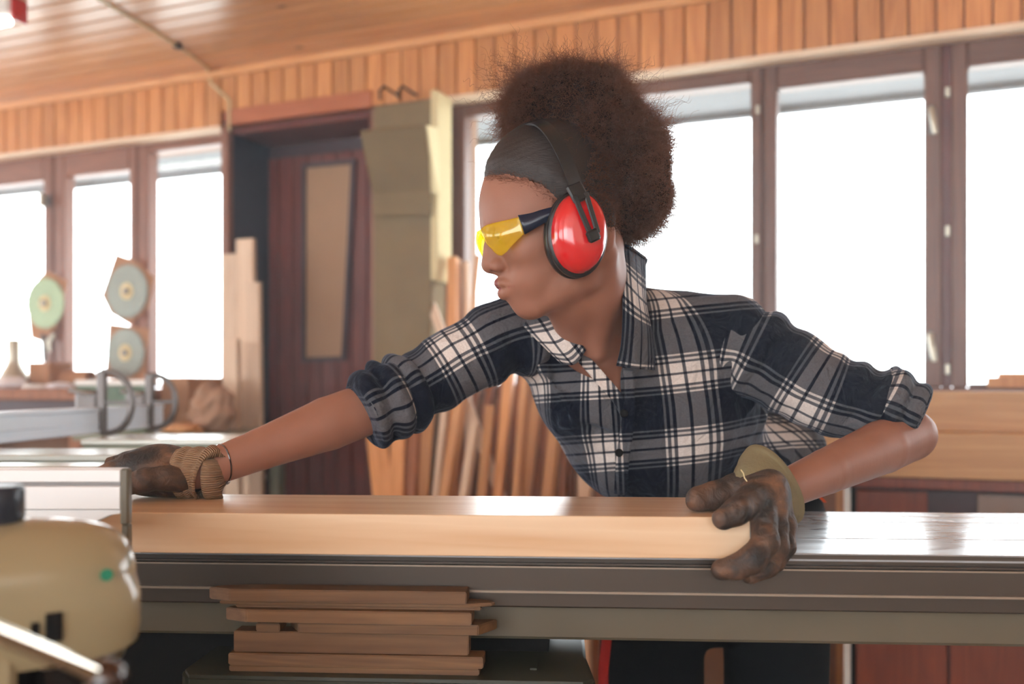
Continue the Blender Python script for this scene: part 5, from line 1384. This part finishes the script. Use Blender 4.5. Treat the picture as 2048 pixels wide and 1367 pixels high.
def mirr(q): return q-Hlat*2*((q-HC)@Hlat)
tops = [HP(964, 458, 0), HP(966, 455, .014), HP(974, 450, .032), HP(992, 445, .047), HP(1018, 439, .058), HP(1042, 433, .066)]
mids = [HP(962, 466, 0), HP(965, 468, .014), HP(974, 472, .034), HP(992, 474, .050), HP(1020, 465, .060), HP(1046, 452, .067)]
bots = [HP(966, 474, 0), HP(970, 482, .014), HP(981, 494, .030), HP(1002, 511, .044), HP(1026, 489, .058), HP(1048, 467, .067)]
for s in (0, 1):
    rows = [[mirr(q) if s else q for q in r_] for r_ in (tops, mids, bots)]
    G = [catmull(np.array(r_), 26) for r_ in rows]; G = np.array(G)
    # keep the sharp lower corner
    G2 = np.stack([catmull(G[:, j], 12) for j in range(26)], 1); X = G2.reshape(-1, 3)
    i = np.arange(11)[:, None]*26; j = np.arange(25)[None]; Q = np.stack([i+j, i+j+1, i+27+j, i+26+j], -1).reshape(-1, 4)
    if s: Q = Q[:, ::-1]
    o = link('lens', mesh_np('lens', X, Q), M['yellow_lens'], gl); o['label'] = 'yellow lens'; solid(o, .0018, 0)
    q = [HP(1036, 431, .0655), HP(1062, 427, .0695), HP(1084, 420, .073), HP(1118, 412, .076)]; q2 = [HP(1049, 469, .068), HP(1068, 458, .0715), HP(1092, 444, .0745), HP(1122, 432, .077)]
    rr = [[mirr(a_) if s else a_ for a_ in r_] for r_ in (q, q2)]
    G = np.array([catmull(np.array(r_), 16) for r_ in rr]); X = np.stack([G[0], (G[0]+G[1])/2+Hlat*(.002 if not s else -.002), G[1]]).reshape(-1, 3)
    i = np.arange(2)[:, None]*16; j = np.arange(15)[None]; Q = np.stack([i+j, i+j+1, i+17+j, i+16+j], -1).reshape(-1, 4)
    o = link('temple_arm', mesh_np('temple_arm', X, Q), M['temple'], gl); solid(o, .004, 0)

# ================================================================ gloves
ZTOP = ZT+.0487
m, nt, b = newmat('worn_leather'); L = nt.links.new
tc = nd(nt, 'ShaderNodeTexCoord'); n1 = nd(nt, 'ShaderNodeTexNoise', i_Scale=26.0, i_Detail=6.0, i_Distortion=.6); L(tc.outputs['Object'], n1.inputs['Vector'])
cr = nd(nt, 'ShaderNodeValToRGB'); e = cr.color_ramp.elements; e[0].position = .36; e[0].color = srgb(36,35,37); e[1].position = .70; e[1].color = srgb(118,84,62)
q = e.new(.5); q.color = srgb(70,55,47); L(n1.outputs['Fac'], cr.inputs[0]); L(cr.outputs[0], b.inputs['Base Color'])
b.inputs['Roughness'].default_value = .6
n2 = nd(nt, 'ShaderNodeTexNoise', i_Scale=70.0, i_Detail=6.0, i_Distortion=1.0); L(tc.outputs['Object'], n2.inputs['Vector'])
bp = nd(nt, 'ShaderNodeBump', i_Strength=.7, i_Distance=.006); L(n2.outputs['Fac'], bp.inputs['Height']); L(bp.outputs[0], b.inputs['Normal'])
M['leather'] = m
nt = M['knit'].node_tree; b = nt.nodes['Principled BSDF']; L = nt.links.new
at = nd(nt, 'ShaderNodeAttribute', attribute_name='cloth_uv'); wv_ = nd(nt, 'ShaderNodeTexWave', i_Scale=95.0, i_Distortion=1.2); wv_.inputs['Detail Scale'].default_value = 3; L(at.outputs['Vector'], wv_.inputs['Vector'])
bp = nd(nt, 'ShaderNodeBump', i_Strength=1.0, i_Distance=.0015); L(wv_.outputs['Fac'], bp.inputs['Height']); L(bp.outputs[0], b.inputs['Normal'])
def f_gR(p):
    d = sd_ell(p, W(334, 944, 1.365), (.050, .042, .035))
    d = smin(d, sd_ell(p, W(292, 940, 1.36), (.042, .044, .030)), .02)
    d = smin(d, sd_cap(p, W(405, 940, 1.352), W(360, 945, 1.358), .027, .029), .015)
    for i, (py, dd, e) in enumerate(((934, 1.335, 200), (931, 1.358, 178), (931, 1.380, 182), (934, 1.400, 205))):
        d = smin(d, sd_chain(p, [W(300, py+6, dd), W(255, py-6, dd), W(e+26, py+6, dd-.006), W(e, py+16, dd-.010)], [.016, .0148, .0130, .0115], .004), .006)
    d = smin(d, sd_chain(p, [W(372, 958, 1.335), W(330, 957, 1.312), W(290, 962, 1.298), W(258, 968, 1.296)], [.017, .017, .0155, .013], .005), .008)
    for a, b_, am, w_ in ((W(352, 925, 1.33), W(385, 965, 1.32), -.003, .004), (W(330, 935, 1.32), W(300, 952, 1.30), -.003, .005), (W(372, 920, 1.34), W(340, 918, 1.35), .003, .005), (W(310, 925, 1.33), W(345, 940, 1.32), .003, .006)):
        dd, h = seg_d(p, a, b_); d = d-am*np.exp(-(dd/w_)**2)
    d = d-.0012*waves(p, 51, 8, 60, 160)
    return smax(d, ZTOP-p[:, 2], .006)
X, Q = net(f_gR, W(160, 1000, 1.27)-A3((0, 0, .01)), A3((-.36, 1.44, 1.02)), .0025)
def glove_root(nm, c, lb):
    g_ = empty(nm, Vector(c), None); g_.parent = person; WM[g_.name] = Matrix.Translation(Vector(c)); g_['label'] = lb; return g_
g1 = link('work_glove', mesh_np('work_glove', X, Q), M['leather'], person); g1['label'] = 'dirty brown work glove with a knitted cuff, lying flat on the plank'
def cuff2(name, path, rads, mat, parent, seed, amp, up=(0, 0, 1), th=.003, lam=.012, nn_=70):
    X, Q, uv = loft(path, rads, nn_, 120, lambda s, t: wr(s, t, seed, amp, lam, 1.2), upv=up)
    X[:, 2] = np.maximum(X[:, 2], ZTOP+.001) if name == 'knit_cuff' else X[:, 2]
    o = link(name, mesh_np(name, X, Q, uv=uv), M[mat], parent); solid(o, th, 0); return o
cuff2('knit_cuff', [W(362, 948, 1.356), W(382, 945, 1.354), W(402, 944, 1.352), W(414, 946, 1.351), W(421, 948, 1.350), W(417, 948, 1.350)], [(.033, .036), (.034, .036), (.032, .034), (.037, .038), (.035, .036), (.028, .029)], 'knit', g1, 61, .0013)
ax_ = (W(424, 938, 1.352)-W(400, 948, 1.352)); ax_ /= np.linalg.norm(ax_)
ad = (ER-WR)/np.linalg.norm(ER-WR); bu = np.cross(ad, A3((0, 1, 0))); bu /= np.linalg.norm(bu); bv = np.cross(ad, bu); bc = WR+ad*.018
def bpt(t, r=.0262): return Vector(bc+r*(math.cos(t)*bu+math.sin(t)*bv)+ad*(.005*math.sin(t)+.004*math.cos(t)))
br = tube_mesh([bpt(t) for t in np.linspace(0, 2*math.pi, 44)], .0011, 6, False)
o = link('bracelet', br, M['knob_brown'], person); o['label'] = 'thin dark red cord bracelet with small silver beads'
for k in range(9):
    bm = bmesh.new(); bmesh.ops.create_icosphere(bm, subdivisions=2, radius=.0019)
    q = min((bpt(t) for t in np.linspace(0, 6.28, 60)), key=lambda v: v.z) if k == 0 else None
    if k == 0: t0 = min(np.linspace(0, 6.28, 120), key=lambda t: bpt(t).z)
    link('bead', bm_mesh(bm, 'bead', True), M['steel'], o, Matrix.Translation(bpt(t0-.5+k*.13, .0272)))

pkL = MT @ Vector((.275, -.012, ZTOP))
def f_gL(p):
    pal = sd_ell(p, W(1532, 990, 1.205), (.030, .038, .034))
    pal = smin(pal, sd_ell(p, W(1545, 1010, 1.195), (.018, .034, .028)), .01)
    pal = smin(pal, sd_ell(p, W(1505, 978, 1.205), (.026, .028, .022)), .015)
    d = pal
    ch = [([W(1510, 968, 1.225), W(1468, 980, 1.215), W(1430, 990, 1.205), W(1399, 998, 1.20)], [.019, .0185, .0172, .0160], .008),
          ([W(1522, 985, 1.185), W(1502, 1003, 1.158), W(1474, 1020, 1.136), W(1446, 1037, 1.128)], [.019, .0175, .0160, .0125], .008),
          ([W(1528, 1000, 1.178), W(1527, 1040, 1.152), W(1532, 1082, 1.132), W(1505, 1118, 1.122), W(1472, 1135, 1.126), W(1444, 1139, 1.132)], [.017, .0150, .0155, .0150, .0135, .0130], .005),
          ([W(1546, 1006, 1.186), W(1555, 1050, 1.168), W(1556, 1095, 1.155), W(1534, 1130, 1.150), W(1500, 1146, 1.150)], [.015, .0125, .0125, .0125, .012], .005),
          ([W(1558, 1008, 1.20), W(1572, 1052, 1.186), W(1570, 1092, 1.176), W(1552, 1125, 1.168)], [.013, .0115, .0115, .011], .005)]
    for pts_, r_, k_ in ch: d = smin(d, sd_chain(p, pts_, r_, .006), k_)
    for a, b_, am, w_ in ((W(1500, 975, 1.19), W(1470, 990, 1.185), -.002, .004), (W(1540, 1050, 1.14), W(1525, 1040, 1.13), -.0025, .004), (W(1530, 1100, 1.115), W(1548, 1090, 1.14), -.0025, .004), (W(1486, 1030, 1.115), W(1476, 1008, 1.12), -.0015, .003)):
        dd, h = seg_d(p, a, b_); d = d-am*np.exp(-(dd/w_)**2)
    d = d-.0009*waves(p, 71, 8, 80, 190)
    # cannot enter the plank
    q = p-A3(pkL); ca, sa = math.cos(TA), math.sin(TA); lx = q[:, 0]*ca+q[:, 1]*sa; ly = -q[:, 0]*sa+q[:, 1]*ca; lz = q[:, 2]
    bx = np.stack([lx, -ly, lz-0.0], 1); inside = np.maximum(np.maximum(lx, -ly), np.maximum(lz, -(lz+.0490)))   # <0 inside the plank near its end
    return smax(d, -(inside-.0006), .002)
X, Q = net(f_gL, A3((.185, 1.085, .84)), A3((.345, 1.27, .99)), .0021)
g2 = link('work_glove', mesh_np('work_glove', X, Q), M['leather'], person); g2['label'] = 'worn brown leather work glove gripping the plank end, with an olive cloth cuff'
long_ = W(1465, 910, 1.22)-W(1565, 1042, 1.22); 
cuff2('cloth_cuff', [W(1494, 1003, 1.200), W(1510, 994, 1.206), W(1528, 982, 1.216), W(1538, 974, 1.226), W(1546, 968, 1.232)], [(.032, .022), (.040, .027), (.047, .030), (.052, .033), (.054, .034)], 'glove_cloth', g2, 81, .0009, up=tuple(long_), th=.002, lam=.05)
thr = tube_mesh([Vector(W(x, y, d_)) for x, y, d_ in ((1482, 939, 1.175), (1487, 946, 1.170), (1489, 955, 1.168), (1494, 962, 1.166))], .0007, 6); o = link('loose_thread', thr, M['felt_edge'], g2)
